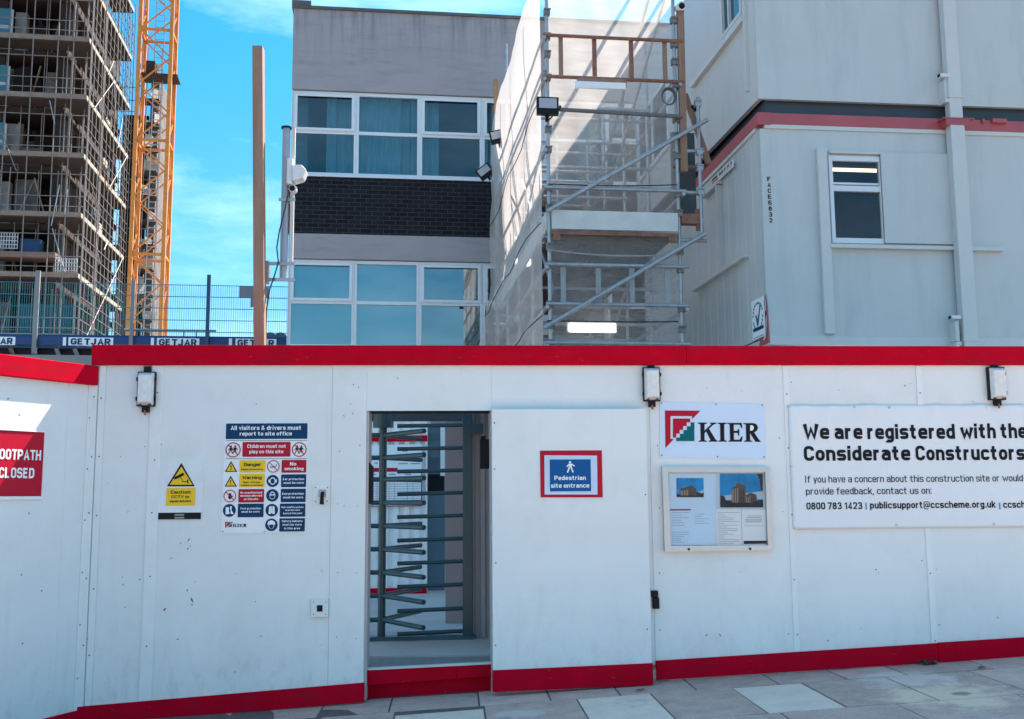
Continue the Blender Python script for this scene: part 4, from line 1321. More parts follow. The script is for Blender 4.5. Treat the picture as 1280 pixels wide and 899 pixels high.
# ------------------------------------------------------------------ small fittings on the hoarding
u, z = H.hit(402, 618)
t = T("padlock_hasp", "small white latch plate with black turn handle right of the safety board", "latch", H, (u, 0, z))
m = MB(); m.box(u - .062, u + .062, -0.010, -0.0005, z - .072, z + .072)
m.mat(1)
for du in (-.045, .045):
    for dz in (-.052, .052): m.disc(u + du, z + dz, .005, -0.012, 8)
t.part("back_plate", m, [TRIM, SCREW], bevel=0.002)
m = MB(); m.box(u - 0.02, u + .036, -0.02, -0.0105, z - 0.02, z + 0.035)
t.part("lock_case", m, GALV)
m = MB(); m.pipe([(u + .012, -0.02, z + 0.01), (u + .012, -0.05, z + .008), (u + .010, -0.055, z - .02), (u + .008, -0.05, z - .075)], [.012, .014, .014, .016], 10)
t.part("handle", m, BLACK)
u, z = H.hit(400, 760)
t = T("switch_plate", "square white socket plate with a black key hole low beside the doorway", "switch", H, (u, 0, z))
m = MB(); m.box(u - .064, u + .064, -0.022, -0.0045, z - .066, z + .066)
m.mat(1)
for du in (-.045, .045):
    for dz in (-.045, .045): m.disc(u + du, z + dz, .004, -0.024, 8)
t.part("plate", m, [M("plate_white", (0.78, 0.78, 0.77), 0.4), SCREW], bevel=0.004)
m = MB(); m.box(u - .02, u + .022, -0.026, -0.0225, z - .024, z + .022)
t.part("key_switch", m, BLACK)
u, z = H.hit(818, 748)
t = T("door_hold_catch", "small black catch low on the hoarding at the edge of the folded-back door", "catch", H, (u, 0, z))
m = MB(); m.box(u - .03, u + .05, -0.006, -0.0005, z - .07, z + .085)
t.part("back_plate", m, TRIM)
m = MB(); m.box(u - .03, u + .022, -0.05, -0.0065, z + 0.01, z + .06); m.box(u - .02, u + .03, -0.045, -0.0065, z - .075, z + .008)
t.part("catch_body", m, BLACK, bevel=0.006)

# ------------------------------------------------------------------ inside the doorway
VT = 1.55
zF = zf
uc, _ = H.hit(478, 650, VT)
t = T("turnstile", "blue-grey full height turnstile standing in the doorway", "turnstile", H, (uc, VT, zF))
ztop = H.hit(478, 517, VT)[1]
m = MB(); m.pipe([(uc, VT, zF + 0.04), (uc, VT, ztop)], 0.036, 14)
rot = t.part("rotor_post", m, STEELB)
m = MB(); m.pipe([(uc, VT, ztop - 0.13), (uc, VT, ztop + 0.02)], 0.095, 18)
t.part("drive_head", m, STEELB)
levels = [H.hit(530, y, VT)[1] for y in (544, 572, 599, 628, 657, 686, 715, 744, 774)]
for i, z in enumerate(levels):
    for a in (-58, 64, 181):
        m = MB()
        L_ = 0.74
        ca, sa = math.cos(rad(a)), math.sin(rad(a))
        m.pipe([(uc, VT, z), (uc + L_ * ca, VT + L_ * sa, z)], 0.022, 10)
        t.part("rotor_arm", m, STEELB)
uf, _ = H.hit(581, 650, VT)
for y in (530, 558.5, 586.5, 614.5, 643, 672, 700.5, 729.5, 759.5, 788):
    z = H.hit(530, y + 1.5, VT)[1]
    ue = H.hit(496.5, y, VT - 0.06)[0]
    m = MB(); m.pipe([(uf, VT, z), (ue, VT - 0.06, z - 0.012)], 0.019, 10)
    t.part("barrier_arm", m, STEELB)
m = MB(); m.box(uf - 0.02, uf + 0.07, VT - 0.045, VT + 0.045, zF, ztop + 0.05)
t.part("side_post", m, STEELB, bevel=0.006)
ul = H.hit(461, 650, VT)[0] - 0.25
m = MB(); m.box(ul, uf + 0.3, VT - 0.05, VT + 0.05, ztop + 0.03, ztop + 0.17)
t.part("top_beam", m, STEELB)
m = MB(); m.hexa([(ul + .2, VT - .09, zF), (uf + .1, VT - .05, zF), (uf + .1, VT + .06, zF), (ul + .2, VT + .06, zF), (ul + .2, VT - .07, zF + .05), (uf + .1, VT - .04, zF + .05), (uf + .1, VT + .05, zF + .05), (ul + .2, VT + .05, zF + .05)])
t.part("base_rail", m, STEELB)
a = H.r(592, 530, 604, 542, VT - 0.1)
m = MB(); m.box(a[0] - 0.02, a[1], VT - 0.12, VT + 0.02, a[2], a[3])
t.part("control_box", m, STEELB, bevel=0.005)
# booth walls
t = T("booth_wall", "grey corrugated steel wall just right of the turnstile", "wall", H, (uf + 0.3, VT + 0.1, zF))
m = MB()
P, F_ = [], []
u = uf + 0.05; k = 0; pts = []
while u < uf + 1.1:
    for du, dv in ((0, 0), (0.035, 0), (0.05, 0.03), (0.085, 0.03), (0.1, 0)):
        pts.append((u + du, VT + 0.10 + dv))
    u += 0.1
for (a, b) in pts: P += [(a, b, zF), (a, b, 2.45)]
for i in range(len(pts) - 1): F_.append((2 * i, 2 * i + 2, 2 * i + 3, 2 * i + 1))
m.add(P, F_)
o = t.part("corrugated_sheet", m, CORR)
sm = o.modifiers.new('solid', 'SOLIDIFY'); sm.thickness = 0.004
m = MB(); m.box(uD1 + 0.03, uD1 + 0.07, 0.32, VT + 0.09, zF, 2.4)
t.part("side_sheet", m, CORR)
a = H.r(600, 549, 608.5, 586, 0.5)
m = MB(); m.box(a[0], a[1] + 0.02, 0.5, 0.56, a[2], a[3])
m.box(a[0] + 0.006, a[1] - 0.006, 0.51, 0.55, a[3], a[3] + 0.03)
solo("door_closer", m, BLACK, "tall narrow black unit high on the grey wall right of the turnstile", "reader", H, (a[0], 0.5, a[2]), bevel=0.005)
a = H.r(455, 579, 461, 630, 0.1)
m = MB(); m.wall([(uD0 + 0.018, a[2]), (uD0 + 0.05, a[2]), (uD0 + 0.05, a[3] - 0.03), (uD0 + 0.018, a[3] + 0.005)], 0.03, 0.12)
solo("card_reader", m, BLACK, "black card reader on the left jamb of the doorway", "card reader", H, (uD0 + 0.02, 0.05, a[2]), bevel=0.004)
# yard cabin seen through
Y2 = 6.0
YC = H
t = T("yard_cabin", "white corrugated cabin with red bands seen through the turnstile", "cabin", H, (-1.6, Y2, 0.33))
ua, ub_ = H.hit(533.5, 650, Y2)[0], -4.0
m = MB()
pts = []; u = ub_
while u < ua - 0.12:
    for du, dv in ((0, 0), (0.06, 0), (0.075, 0.035), (0.125, 0.035), (0.14, 0)): pts.append((u + du, Y2 + dv))
    u += 0.14
pts.append((ua, Y2))
P, F_ = [], []
zb3, zt3 = H.hit(500, 735, Y2)[1], 2.75
for (a, b) in pts: P += [(a, b, 0.33), (a, b, zt3)]
for i in range(len(pts) - 1): F_.append((2 * i, 2 * i + 2, 2 * i + 3, 2 * i + 1))
m.add(P, F_)
m.box(ub_, ua, Y2 + 0.06, Y2 + 2.4, 0.33, zt3)
t.part("cabin_wall", m, M("cabin_white", (0.86, 0.83, 0.80), 0.5))
m = MB(); m.box(ub_, ua + 0.004, Y2 - 0.02, Y2 + 0.0, 0.33, zb3)
t.part("red_skirt", m, RED)
a = H.r(458, 544.5, 533, 552, Y2)
m = MB(); m.box(ub_, ua + 0.004, Y2 - 0.02, Y2 + 0.0, a[2], a[3])
t.part("red_band", m, RED)
a = H.r(440, 556, 527, 633, Y2 - 0.05)
t = T("yard_notice_board", "white notice board of printed tables on the cabin beyond the turnstile", "notice board", H, ((a[0] + a[1]) / 2, Y2 - 0.03, a[2]))
m = MB(); m.box(a[0], a[1], Y2 - 0.035, Y2 - 0.021, a[2], a[3]); t.part("board", m, PAPER)
m = MB()
for x0, y0, x1, y1 in ((440, 632, 527, 633.2), (526.2, 590, 527.4, 633)):
    q = H.r(x0, y0, x1, y1, Y2 - 0.05); m.rect(q[0], q[1], q[2], q[3], Y2 - 0.038)
t.part("edging", m, PRINTR)
m = MB()
q = H.r(440, 585, 497, 590, Y2 - 0.05); m.rect(q[0], q[1], q[2], q[3], Y2 - 0.038)
t.part("red_heading", m, SIGNR)
m = MB()
for y in range(602, 631, 3):
    q = H.r(442, y, 525, y + 0.6, Y2 - 0.05); m.rect(q[0], q[1], q[2], q[3], Y2 - 0.038)
for x in (450, 462, 471, 486, 493, 509, 516):
    q = H.r(x, 602, x + 0.5, 630, Y2 - 0.05); m.rect(q[0], q[1], q[2], q[3], Y2 - 0.0385)
for x0, x1, y in ((513, 525, 579.5), (498, 510, 579.5), (503, 509, 564), (468, 472, 579), (464, 470, 593), (486, 494, 593), (506, 514, 593)):
    q = H.r(x0, y - 0.7, x1, y + 0.8, Y2 - 0.05); m.rect(q[0], q[1], q[2], q[3], Y2 - 0.0388)
t.part("print", m, PRINT)
# blue-grey door unit + brown pillar
V3 = 6.4
a = H.r(531, 532, 556, 741, V3)
t = T("yard_door", "blue-grey door with dark glazing beyond the turnstile", "door", H, ((a[0] + a[1]) / 2, V3, 0.33))
m = MB(); m.box(a[0], a[1], V3, V3 + 0.08, 0.33, a[3]); t.part("leaf", m, M("door_blue_grey", (0.10, 0.16, 0.20), 0.5))
q = H.r(535, 593, 555, 618, V3)
m = MB(); m.box(q[0], q[1], V3 - 0.012, V3 - 0.001, q[2], q[3]); t.part("dark_panel", m, DARK)
for y0, y1 in ((572, 590), (541, 550)):
    q = H.r(535, y0, 551, y1, V3)
    m = MB(); m.box(q[0], q[1], V3 - 0.010, V3 - 0.001, q[2], q[3]); t.part("window_pane", m, M("yard_pane", (0.05, 0.10, 0.14), 0.2))
m = MB(); q = H.r(550.5, 534, 556, 595, V3); m.box(q[0], q[1], V3 - 0.03, V3 - 0.011, q[2], q[3]); t.part("frame", m, TRIM)
V4 = 2.7
a = H.r(557, 505, 580, 784, V4)
m = MB(); m.box(a[0], a[1] + 0.5, V4, V4 + 0.12, 0.3, 2.7)
solo("brown_wall", m, M("brown_grey_wall", (0.36, 0.29, 0.27), 0.7, var=0.1), "plain brown-grey wall edge rising behind the turnstile", "wall", H, (a[0], V4, 0.33))
m = MB(); m.box(-2.2, uD1 + 0.4, 2.15, 2.25, 2.33, 2.62)
m.box(-2.2, -2.1, 2.15, 2.25, 0.33, 2.33)
solo("yard_beam", m, M("beam_dark", (0.05, 0.06, 0.065), 0.6), "dark overhead beam just behind the top of the turnstile", "beam", H, (-1.0, 2.2, 0.33))

# ------------------------------------------------------------------ office building behind
zr = B.hit(500, 13.5)[1]
zw1, zw0 = B.hit(430, 113.5)[1], B.hit(430, 220)[1]
zk0 = B.hit(430, 293)[1]
zv1 = B.hit(430, 324)[1]
zv0 = zv1 - (zw1 - zw0)
UBW = 10.5
bl = T("office_building", "grey rendered office block with white framed windows and a black brick band", "building", B, (0, 0, 0.33))
m = MB()
m.box(0, UBW, 0, 0.3, zw1, zr - 0.06)
m.box(0, UBW, 0, 0.3, zv1, zk0)
m.box(0, 0.3, 0.31, 12, 0.33, zr - 0.06); m.box(UBW - 0.3, UBW, 0.31, 12, 0.33, zr - 0.06); m.box(0.3, UBW - 0.3, 11.7, 12, 0.33, zr - 0.06)
m.box(0, UBW, 0, 0.3, 0.33, zv0 - 1.4)
bl.part("wall", m, PLASTER)
m = MB(); m.box(-0.02, UBW, 0.0, 0.3, zk0, zw0 - 0.03)
m.box(-0.02, UBW, 0.0, 0.3, zv0 - 1.4, zv0 - 0.03)
bl.part("brick_band", m, BRICK)
m = MB(); m.box(-0.03, UBW + 0.03, -0.04, 12.02, zr - 0.06, zr)
m.box(-0.03, 0.35, -0.045, 0.35, zr + 0.001, zr + 0.10)
bl.part("parapet_coping", m, M("coping", (0.12, 0.115, 0.12), 0.8, var=0.3))
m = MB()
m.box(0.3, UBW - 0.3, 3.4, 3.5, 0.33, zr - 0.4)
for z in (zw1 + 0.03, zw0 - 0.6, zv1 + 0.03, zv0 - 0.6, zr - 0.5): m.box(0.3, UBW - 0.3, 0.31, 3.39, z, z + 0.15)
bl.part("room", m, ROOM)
xs = [B.hit(x, 180)[0] for x in (364.5, 445, 524.5, 603)]
pit = (xs[3] - xs[0]) / 3
def office_window(i, z0, z1, opener, upper):
    u0 = xs[0] + i * pit; u1 = u0 + pit
    f = MB(); w = 0.05
    f.box(u0 + 0.001, u0 + w, 0.05, 0.13, z0, z1); f.box(u1 - w, u1 - 0.001, 0.05, 0.13, z0, z1)
    f.box(u0 + w, u1 - w, 0.05, 0.13, z1 - w * 1.4, z1); f.box(u0 + w, u1 - w, 0.05, 0.13, z0, z0 + w * 1.5)
    zm_ = z0 + (z1 - z0) * 0.52
    f.box(u0 + w, u1 - w, 0.055, 0.125, zm_ - 0.035, zm_ + 0.035)
    if opener:
        a0, a1, b0, b1 = u0 + w - 0.012, u1 - w + 0.012, zm_ + 0.022, z1 - w * 1.4 + 0.012
        for q in ((a0, a0 + 0.06, b0, b1), (a1 - 0.06, a1, b0, b1), (a0 + 0.06, a1 - 0.06, b0, b0 + 0.055), (a0 + 0.06, a1 - 0.06, b1 - 0.055, b1)):
            f.box(q[0], q[1], 0.028, 0.0495, q[2], q[3])
    o = bl.part("window", f, UPVC, bevel=0.004)
    for c0, c1 in ((z0 + w * 1.5, zm_ - 0.035), (zm_ + 0.035, z1 - w * 1.4)):
        g = MB(); g.rect(u0 + w, u1 - w, c0, c1, 0.09)
        bl.part("pane", g, GLASSF if (not upper and i < 4) else GLASSB, o)
    c = MB()
    if upper:
        rnd = random.Random(i * 7 + 3)
        segs = {0: [(0.05, 0.17, 0), (0.52, 0.68, 0), (0.68, 0.97, 1)], 1: [(0.02, 0.72, 0), (0.72, 0.85, 1), (0.86, 0.99, 0)], 2: [(0.03, 0.14, 0), (0.14, 0.32, 1)]}.get(i, [(0.02, rnd.uniform(.2, .5), 0), (rnd.uniform(.6, .8), 0.97, 1)])
        for a, b, k in segs:
            n = max(4, int((b - a) * 40)); V_ = []; F_ = []
            for j in range(n + 1):
                uu = u0 + (a + (b - a) * j / n) * pit
                vv = 0.35 + 0.1 * k + 0.03 * math.sin(j * 2.3) + rnd.uniform(-.008, .008)
                V_ += [(uu, vv, z0 - 0.1), (uu, vv, z1)]
            for j in range(n): F_.append((2 * j, 2 * j + 2, 2 * j + 3, 2 * j + 1))
            c.add(V_, F_, True)
        bl.part("curtain", c, CURT, o)
    elif i < 2:
        c.box(u0 + w, u1 - w, 0.20, 0.205, z0, z1)
        bl.part("blind", c, BLIND, o)
    else:
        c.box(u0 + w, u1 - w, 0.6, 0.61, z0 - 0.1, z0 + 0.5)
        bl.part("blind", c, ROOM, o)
for i in range(8):
    office_window(i, zw0, zw1 - 0.012, i in (0, 2, 3, 5, 7), True)
    office_window(i, zv0, zv1 - 0.012, i in (0, 2, 3, 5, 7), False)
m = MB(); m.box(0, xs[0], 0.03, 0.2, zw0, zw1 - 0.001); m.box(0, xs[0], 0.03, 0.2, zv0, zv1 - 0.001)
m.box(xs[0] + 8 * pit, UBW, 0.03, 0.2, zw0, zw1 - 0.001); m.box(xs[0] + 8 * pit, UBW, 0.03, 0.2, zv0, zv1 - 0.001)
m.box(-0.0, UBW, -0.03, 0.2, zw0 - 0.029, zw0 - 0.001); m.box(0, UBW, -0.03, 0.2, zv0 - 0.029, zv0 - 0.001)
bl.part("window_surround", m, UPVC)

# ------------------------------------------------------------------ scaffold tower in front of the office, with debris netting
sf = T("access_scaffold", "galvanised tube access scaffold between the office block and the stacked grey cabins", "scaffold", S, (0.88, 3, 0.33))
UR = S.hit(847, 220)[0]
ZG = 0.33
def tube(name, p, q, r=0.026, mat=GALV, n=8):
    m = MB(); m.pipe([p, q], r, n)
    return sf.part(name, m, mat)
def couple(m, u, v, z):
    m.box(u - 0.042, u + 0.042, v - 0.045, v + 0.035, z - 0.045, z + 0.045)
    m.pipe([(u - 0.03, v - 0.05, z + 0.03), (u + 0.05, v - 0.05, z + 0.03)], 0.012, 6)
VD_ = (0.0, 1.55, 3.1, 4.65, 6.2)
ZTOP = 9.6
for v in VD_:
    tube("standard", (0, v, ZG), (0, v, ZTOP if v == 0 else 8.75))
    tube("standard", (UR, v, ZG), (UR, v, ZTOP if v == 0 else 8.6))
def zS(y, x=770): return S.hit(x, y)[1]
lz = [zS(y) for y in (50, 101, 238, 333, 382, 430)]
for k, z in enumerate(lz):
    tube("ledger", (-0.06, -0.05, z), (UR + 0.1, -0.05, z), mat=RUST if k < 2 else GALV)
zl2 = zS(144)
tube("ledger", (-0.12, -0.09, zl2 + 0.02), (UR + 0.06, -0.09, zl2 - 0.02), 0.03, M("grey_pole", (0.15, 0.14, 0.14), 0.5))
for v in VD_[1:]:
    for z in (lz[1], lz[2], lz[4], lz[0] - 0.4, lz[3], lz[1] - 0.75, lz[2] + 0.5):
        tube("ledger", (-0.05, v - 0.05, z), (UR + 0.05, v - 0.05, z))
for z in (lz[0], lz[1], lz[2] + 0.05, lz[2] + 0.55, lz[4], lz[3], lz[5], 7.35):
    tube("guard_rail", (-0.05, -0.1, z - 0.05), (-0.05, 6.4, z - 0.05))
for z in (lz[1], lz[2], lz[4]):
    tube("guard_rail", (UR + 0.05, -0.1, z - 0.05), (UR + 0.05, 6.4, z - 0.05))
zd0, zd1 = zS(290), zS(266)
m = MB()
for k in range(7):
    u = 0.04 + k * (UR - 0.08) / 7
    m.box(u, u + (UR - 0.08) / 7 - 0.008, 0.02, 3.05, zd0 - 0.045 + 0.002 * (k % 2), zd0 - 0.005 + 0.002 * (k % 2))
    m.box(u, u + (UR - 0.08) / 7 - 0.008, 3.06, 6.2, zd0 - 0.045 + 0.002 * (k % 2), zd0 - 0.005 + 0.002 * (k % 2))
sf.part("deck", m, LIFT)
m = MB(); m.box(0.03, UR - 0.03, -0.06, -0.025, zd0 + 0.01, zd1)
sf.part("toe_board", m, BOARDW)
m = MB(); m.box(0.03, UR - 0.03, -0.045, -0.02, zd0 - 0.06, zd0 - 0.015)
m.box(0.05, 0.14, -0.05, -0.022, zd0 - 0.14, zd0 - 0.061); m.box(UR - 0.16, UR - 0.06, -0.05, -0.022, zd0 - 0.14, zd0 - 0.061)
sf.part("deck_beam", m, RUST)
m = MB()
for u in (-0.022,): m.box(u - 0.015, u + 0.012, 0.03, 6.1, zd0 + 0.01, zd1)
sf.part("toe_board", m, BOARDW)
# timber uprights in the guard rails
for x, c in ((701, TIMBER), (743, TIMBER), (789, TIMBER), (831, TIMBER)):
    a = S.hit(x, 75)[0]
    m = MB(); m.box(a - 0.028, a + 0.028, -0.022, 0.02, lz[1] - 0.0, lz[0] + 0.02)
    sf.part("timber_upright", m, RUST if x == 789 or x == 743 else c)
for x in (704, 748, 790, 834):
    a = S.hit(x, 358)[0]
    m = MB(); m.box(a - 0.032, a + 0.032, -0.022, 0.02, lz[4], lz[3])
    sf.part("timber_upright", m, M("grey_timber", (0.36, 0.36, 0.36), 0.7, var=0.2))
# braces
def sp(x, y, v): u, z = S.hit(x, y, v); return (u, v, z)
tube("brace", sp(684, 264, -0.12), sp(884, 150, -0.12), 0.03)
tube("brace", sp(680, 410, -0.12), sp(882, 292, -0.12), 0.03)
tube("brace", (0.06, 0.05, lz[2] - 1.4), (0.06, 3.1, lz[1] - 0.5)); tube("brace", (0.06, 3.1, lz[2] - 0.4), (0.06, 6.2, lz[0] - 0.2))
tube("brace", (UR - .06, 0.05, lz[0] + 0.8), (UR - .06, 4.65, lz[2] + 0.9))
tube("brace", (UR - .06, 0.05, lz[0] + 1.6), (UR - .06, 4.65, lz[2] + 1.7))
tube("brace", (UR - .06, 1.55, lz[2]), (UR - .06, 6.2, lz[4] - 1))
CPL = M("coupler_steel", (0.23, 0.21, 0.20), 0.6, 0.4, var=0.3, scale=20)
for z in lz + [zl2, zS(20), zS(72), zS(165), zS(190), zS(262), zS(310), zS(408)]:
    m = MB(); couple(m, 0, -0.0, z); sf.part("coupler", m, CPL)
    m = MB(); couple(m, UR, 0, z - 0.03); sf.part("coupler", m, CPL)
uo = S.hit(874, 200)[0]
tube("standard", (uo, -0.02, zS(294)), (uo, -0.02, zS(118)))
for y in (188, 208, 240, 300):
    tube("transom", (UR - 0.05, 0.03, zS(y, 860)), (uo + 0.08, 0.03, zS(y, 860)), mat=RUST if y == 208 else GALV)
for y in (130, 190, 210, 240, 296):
    m = MB(); couple(m, uo, 0, zS(y, 874)); sf.part("coupler", m, GALV)
# tall timber and stays at the right edge
a = S.hit(857, 100)[0]
m = MB(); m.beam(sp(855, 215, -0.02), sp(850, 12, -0.02), 0.09, 0.07)
sf.part("timber_post", m, TIMBER)
m = MB(); m.beam(sp(856, 118, 0.1), sp(886, 205, 0.1), 0.075, 0.05)
sf.part("timber_stay", m, TIMBER)
m = MB(); m.box(UR + 0.06, uo + 0.1, 0.5, 0.53, zS(268, 862), zS(150, 862))
sf.part("panel_board", m, M("dark_ply", (0.075, 0.09, 0.10), 0.7, var=0.3))
m = MB(); m.beam(sp(874, 288, 0.02), sp(872, 262, 0.02), 0.07, 0.06); m.box(UR + 0.03, uo + 0.02, -0.03, 0.1, zS(280, 862), zS(268, 862))
sf.part("timber_packer", m, RUST)
# inside: ladder, steps, back rail
for du in (0.62, 0.95):
    m = MB(); m.pipe([(du, 4.9, zd0), (du + 0.1, 5.5, 8.4)], 0.022, 8)
    sf.part("ladder_stile", m, ALU)
m = MB()
for k in range(11):
    f = k / 11; m.pipe([(0.62 + 0.1 * f, 4.9 + 0.6 * f, zd0 + 0.2 + f * 3.2), (0.95 + 0.1 * f, 4.9 + 0.6 * f, zd0 + 0.2 + f * 3.2)], 0.014, 6)
sf.part("ladder_rung", m, ALU)
m = MB(); m.box(0.5, UR - 0.1, 6.0, 6.1, lz[2] + 0.2, lz[2] + 1.0)
sf.part("back_board", m, M("brown_ply", (0.30, 0.27, 0.25), 0.8))
m = MB(); m.beam((1.15, 3.2, zd0 + 0.02), (1.13, 3.25, zd0 + 1.35), 0.06, 0.05)
sf.part("timber_prop", m, TIMBER)
m = MB()
for k in range(6):
    u = 0.04 + k * (UR * 0.5) / 6; m.box(u, u + UR * 0.5 / 6 - 0.008, 4.7, 6.2, 7.2, 7.24)
sf.part("deck", m, BOARD)
# netting: front sheet and draped side sheet
def sheet_grid(P, nx, nz_):
    m = MB(); V_, F_ = [], []
    for j in range(nz_ + 1):
        for i in range(nx + 1): V_.append(P(i / nx, j / nz_))
    for j in range(nz_):
        for i in range(nx):
            a = j * (nx + 1) + i; F_.append((a, a + 1, a + nx + 2, a + nx + 1))
    return m.add(V_, F_, True)
zsp = zd0 - 0.02
def front(z0, z1):
    def f(a, b):
        z = z0 + (z1 - z0) * b
        bow = 0.05 * math.sin(math.pi * a) * abs(math.sin(z * 1.6))
        return (-0.02 + a * (UR + 0.03), 0.045 + bow * 0.8 + 0.006 * math.sin(a * 23 + z * 3), z)
    return f
solo("debris_net", sheet_grid(front(zsp, 9.5), 30, 50), NET, "hazy pale debris netting across the scaffold front above the white toe board", "netting", S, (0.88, 0, 7), "debris netting on the scaffold")
solo("debris_net", sheet_grid(front(ZG + 2.2, zsp - 0.01), 30, 30), NETF, "thin see-through netting across the scaffold front below the white toe board", "netting", S, (0.88, 0, 4), "debris netting on the scaffold")
rn = random.Random(4)
ph = [rn.uniform(0, 6) for _ in range(8)]
def side(a, b):
    v = 0.02 + a * 6.35
    top = 8.95
    z = ZG + 2.2 + (top - ZG - 2.2) * b
    low = max(0, (6.2 - z) / 3.6)
    tie = abs(math.sin((z - lz[2]) * math.pi / 1.7))
    bulge = 0.05 * tie + low * (0.12 + 0.42 * a) * (0.72 + 0.28 * math.sin(z * 2.6 + 1 + a * 2))
    fold = 0.018 * math.sin(v * 2.1 + z * 1.3 + ph[0]) + 0.004 * math.sin(v * 8 - z * 3 + ph[1]) + 0.03 * low * math.sin(v * 4 - z * 2.1 + ph[2]) + 0.012 * low * math.sin(z * 7 + v * 5 + ph[3])
    return (-0.085 - bulge * (0.15 + 0.85 * min(1, a * 6)) + fold * min(1, a * 8), v, z)
solo("debris_net", sheet_grid(side, 110, 120), NETL, "opaque pale debris sheeting draped down the side of the scaffold, sagging at its foot", "netting", S, (0, 3, 5), "debris netting on the scaffold")
# cords
CORD = M("dark_cord", (0.03, 0.03, 0.035), 0.7)
def cord(pts, r, label, at, mat=CORD):
    m = MB(); m.pipe(pts, r, 6)
    solo("cord", m, mat, label, "cord", S, at, "cords strung over the scaffold netting")
def sag(p, q, s_, n=10):
    p, q = Vector(p), Vector(q)
    return [p.lerp(q, i / n) + Vector((0, 0, -s_ * 4 * (i / n) * (1 - i / n))) for i in range(n + 1)]
p, q = sp(686, 230, -0.06), sp(846, 231, -0.06); cord(sag(p, q, 0.02), 0.008, "dark cord across the netting just above the white toe board", p)
p, q = sp(684, 312, -0.06), sp(846, 318, -0.06); cord(sag(p, q, 0.05), 0.011, "pale rope sagging below the white toe board", p, SHEET)
p, q = sp(684, 401, -0.06), sp(848, 402, -0.06); cord(sag(p, q, 0.01), 0.01, "dark cord across the netting just above the lit fitting", p)
p, q = sp(686, 43, -0.06), sp(846, 50, -0.06); cord(sag(p, q, 0.02), 0.01, "dark cable above the top row of timber uprights", p)
def side_pt(px, v, z): return (-0.16 - (0.3 if z < 5.5 else 0) * v / 6, v, z)
for z0, z1 in ((6.9, 6.75), (5.2, 5.0), (3.95, 3.75)):
    p = (side(0.01, 0)[0] - 0.03, 0.1, z0)
    pts = []
    for k in range(15):
        a = k / 14; b = (z0 + (z1 - z0) * a - ZG - 2.2) / (8.95 - ZG - 2.2) + 0.006 * math.sin(k)
        s_ = side(a, b); pts.append((s_[0] - 0.012, s_[1], s_[2]))
    cord(pts, 0.007, {6.9: "highest cord pulled along the side sheeting of the scaffold", 5.2: "middle cord pulled along the side sheeting of the scaffold", 3.95: "lowest cord pulled along the side sheeting of the scaffold"}[z0], p)
# coil of cable
c = S.hit(833, 125)
m = MB()
for k in range(4):
    m.pipe([(c[0] + (0.085 + 0.006 * k) * math.cos(2 * math.pi * i / 22), -0.1 - 0.012 * k, c[1] + (0.105 + 0.006 * k) * math.sin(2 * math.pi * i / 22)) for i in range(23)], 0.008, 6)
m.pipe([(c[0], -0.1, c[1] + 0.1), (c[0] + 0.06, -0.1, lz[1])], 0.008, 6)
solo("cable_coil", m, M("coil_grey", (0.10, 0.11, 0.13), 0.6), "grey cable coil hanging at the right edge of the scaffold", "cable", S, (c[0], -0.1, c[1]))
# light fittings
a = S.r(711, 405, 769, 416, 0.5)
t = T("strip_light", "glowing strip light low inside the scaffold above the red capping", "strip light", S, (a[0], 0.5, a[2]), "strip lights inside the scaffold")
m = MB(); m.box(a[0] - 0.02, a[1] + 0.02, 0.5, 0.56, a[2] + 0.01, a[3] + 0.03); t.part("housing", m, UPVC)
m = MB(); m.box(a[0], a[1], 0.44, 0.499, a[2], a[3]); t.part("tube_cover", m, LITW, bevel=0.01)
c = copy_tree(t.e); c.location = S.w(0.06, 4.0, S.hit(690, 334, 4.0)[1]); c['label'] = "glowing strip light deep inside the scaffold behind the left standard"
a = S.r(719, 98, 782, 110, -0.12)
t = T("strip_light", "unlit strip light with timber backing on the scaffold under the timber uprights", "strip light", S, (a[0], -0.12, a[2]), "strip lights inside the scaffold")
m = MB(); m.box(a[0] + 0.03, a[1], -0.12, -0.075, a[3] - 0.05, a[3] + 0.0); t.part("backing_board", m, TIMBER)
m = MB(); m.box(a[0], a[1], -0.125, -0.075, a[2] - 0.005, a[3] - 0.052); t.part("tube_cover", m, SIGNW)
# floodlights
def flood(fr, px, py, v, w, h, label, roll=0, yawt=0):
    u, z = fr.hit(px, py, v)
    t = T("floodlight", label, "floodlight", fr, (u, v, z), "floodlights on the scaffold")
    m = MB(); m.box(u - w, u + w, v - 0.03, v + 0.045, z - h, z + h)
    for k in range(7): m.box(u - w * .8 + k * w * .26, u - w * .8 + k * w * .26 + 0.008, v + 0.046, v + 0.075, z - h * .8, z + h * .8)
    t.part("housing", m, BLACK, bevel=0.012)
    m = MB(); m.box(u - w * .82, u + w * .82, v - 0.036, v - 0.0305, z - h * 0.30, z + h * .82)
    t.part("lens", m, M("flood_lens", (0.42, 0.40, 0.44), 0.15, var=0.05))
    m = MB(); m.pipe([(u + w + 0.01, v, z), (u + w + 0.035, v, z)], 0.02, 8); m.box(u - 0.02, u + 0.02, v + 0.05, v + 0.1, z - h - 0.06, z - h + 0.02)
    m.beam((u + w + 0.02, v + 0.01, z - 0.02), (u + 0.02, v + 0.07, z - h - 0.05), 0.03, 0.008)
    t.part("bracket", m, BLACK)
    return t
f1 = flood(S, 684.5, 133, -0.25, 0.145, 0.12, "black floodlight on the front corner post of the scaffold, largest of the three floodlights")
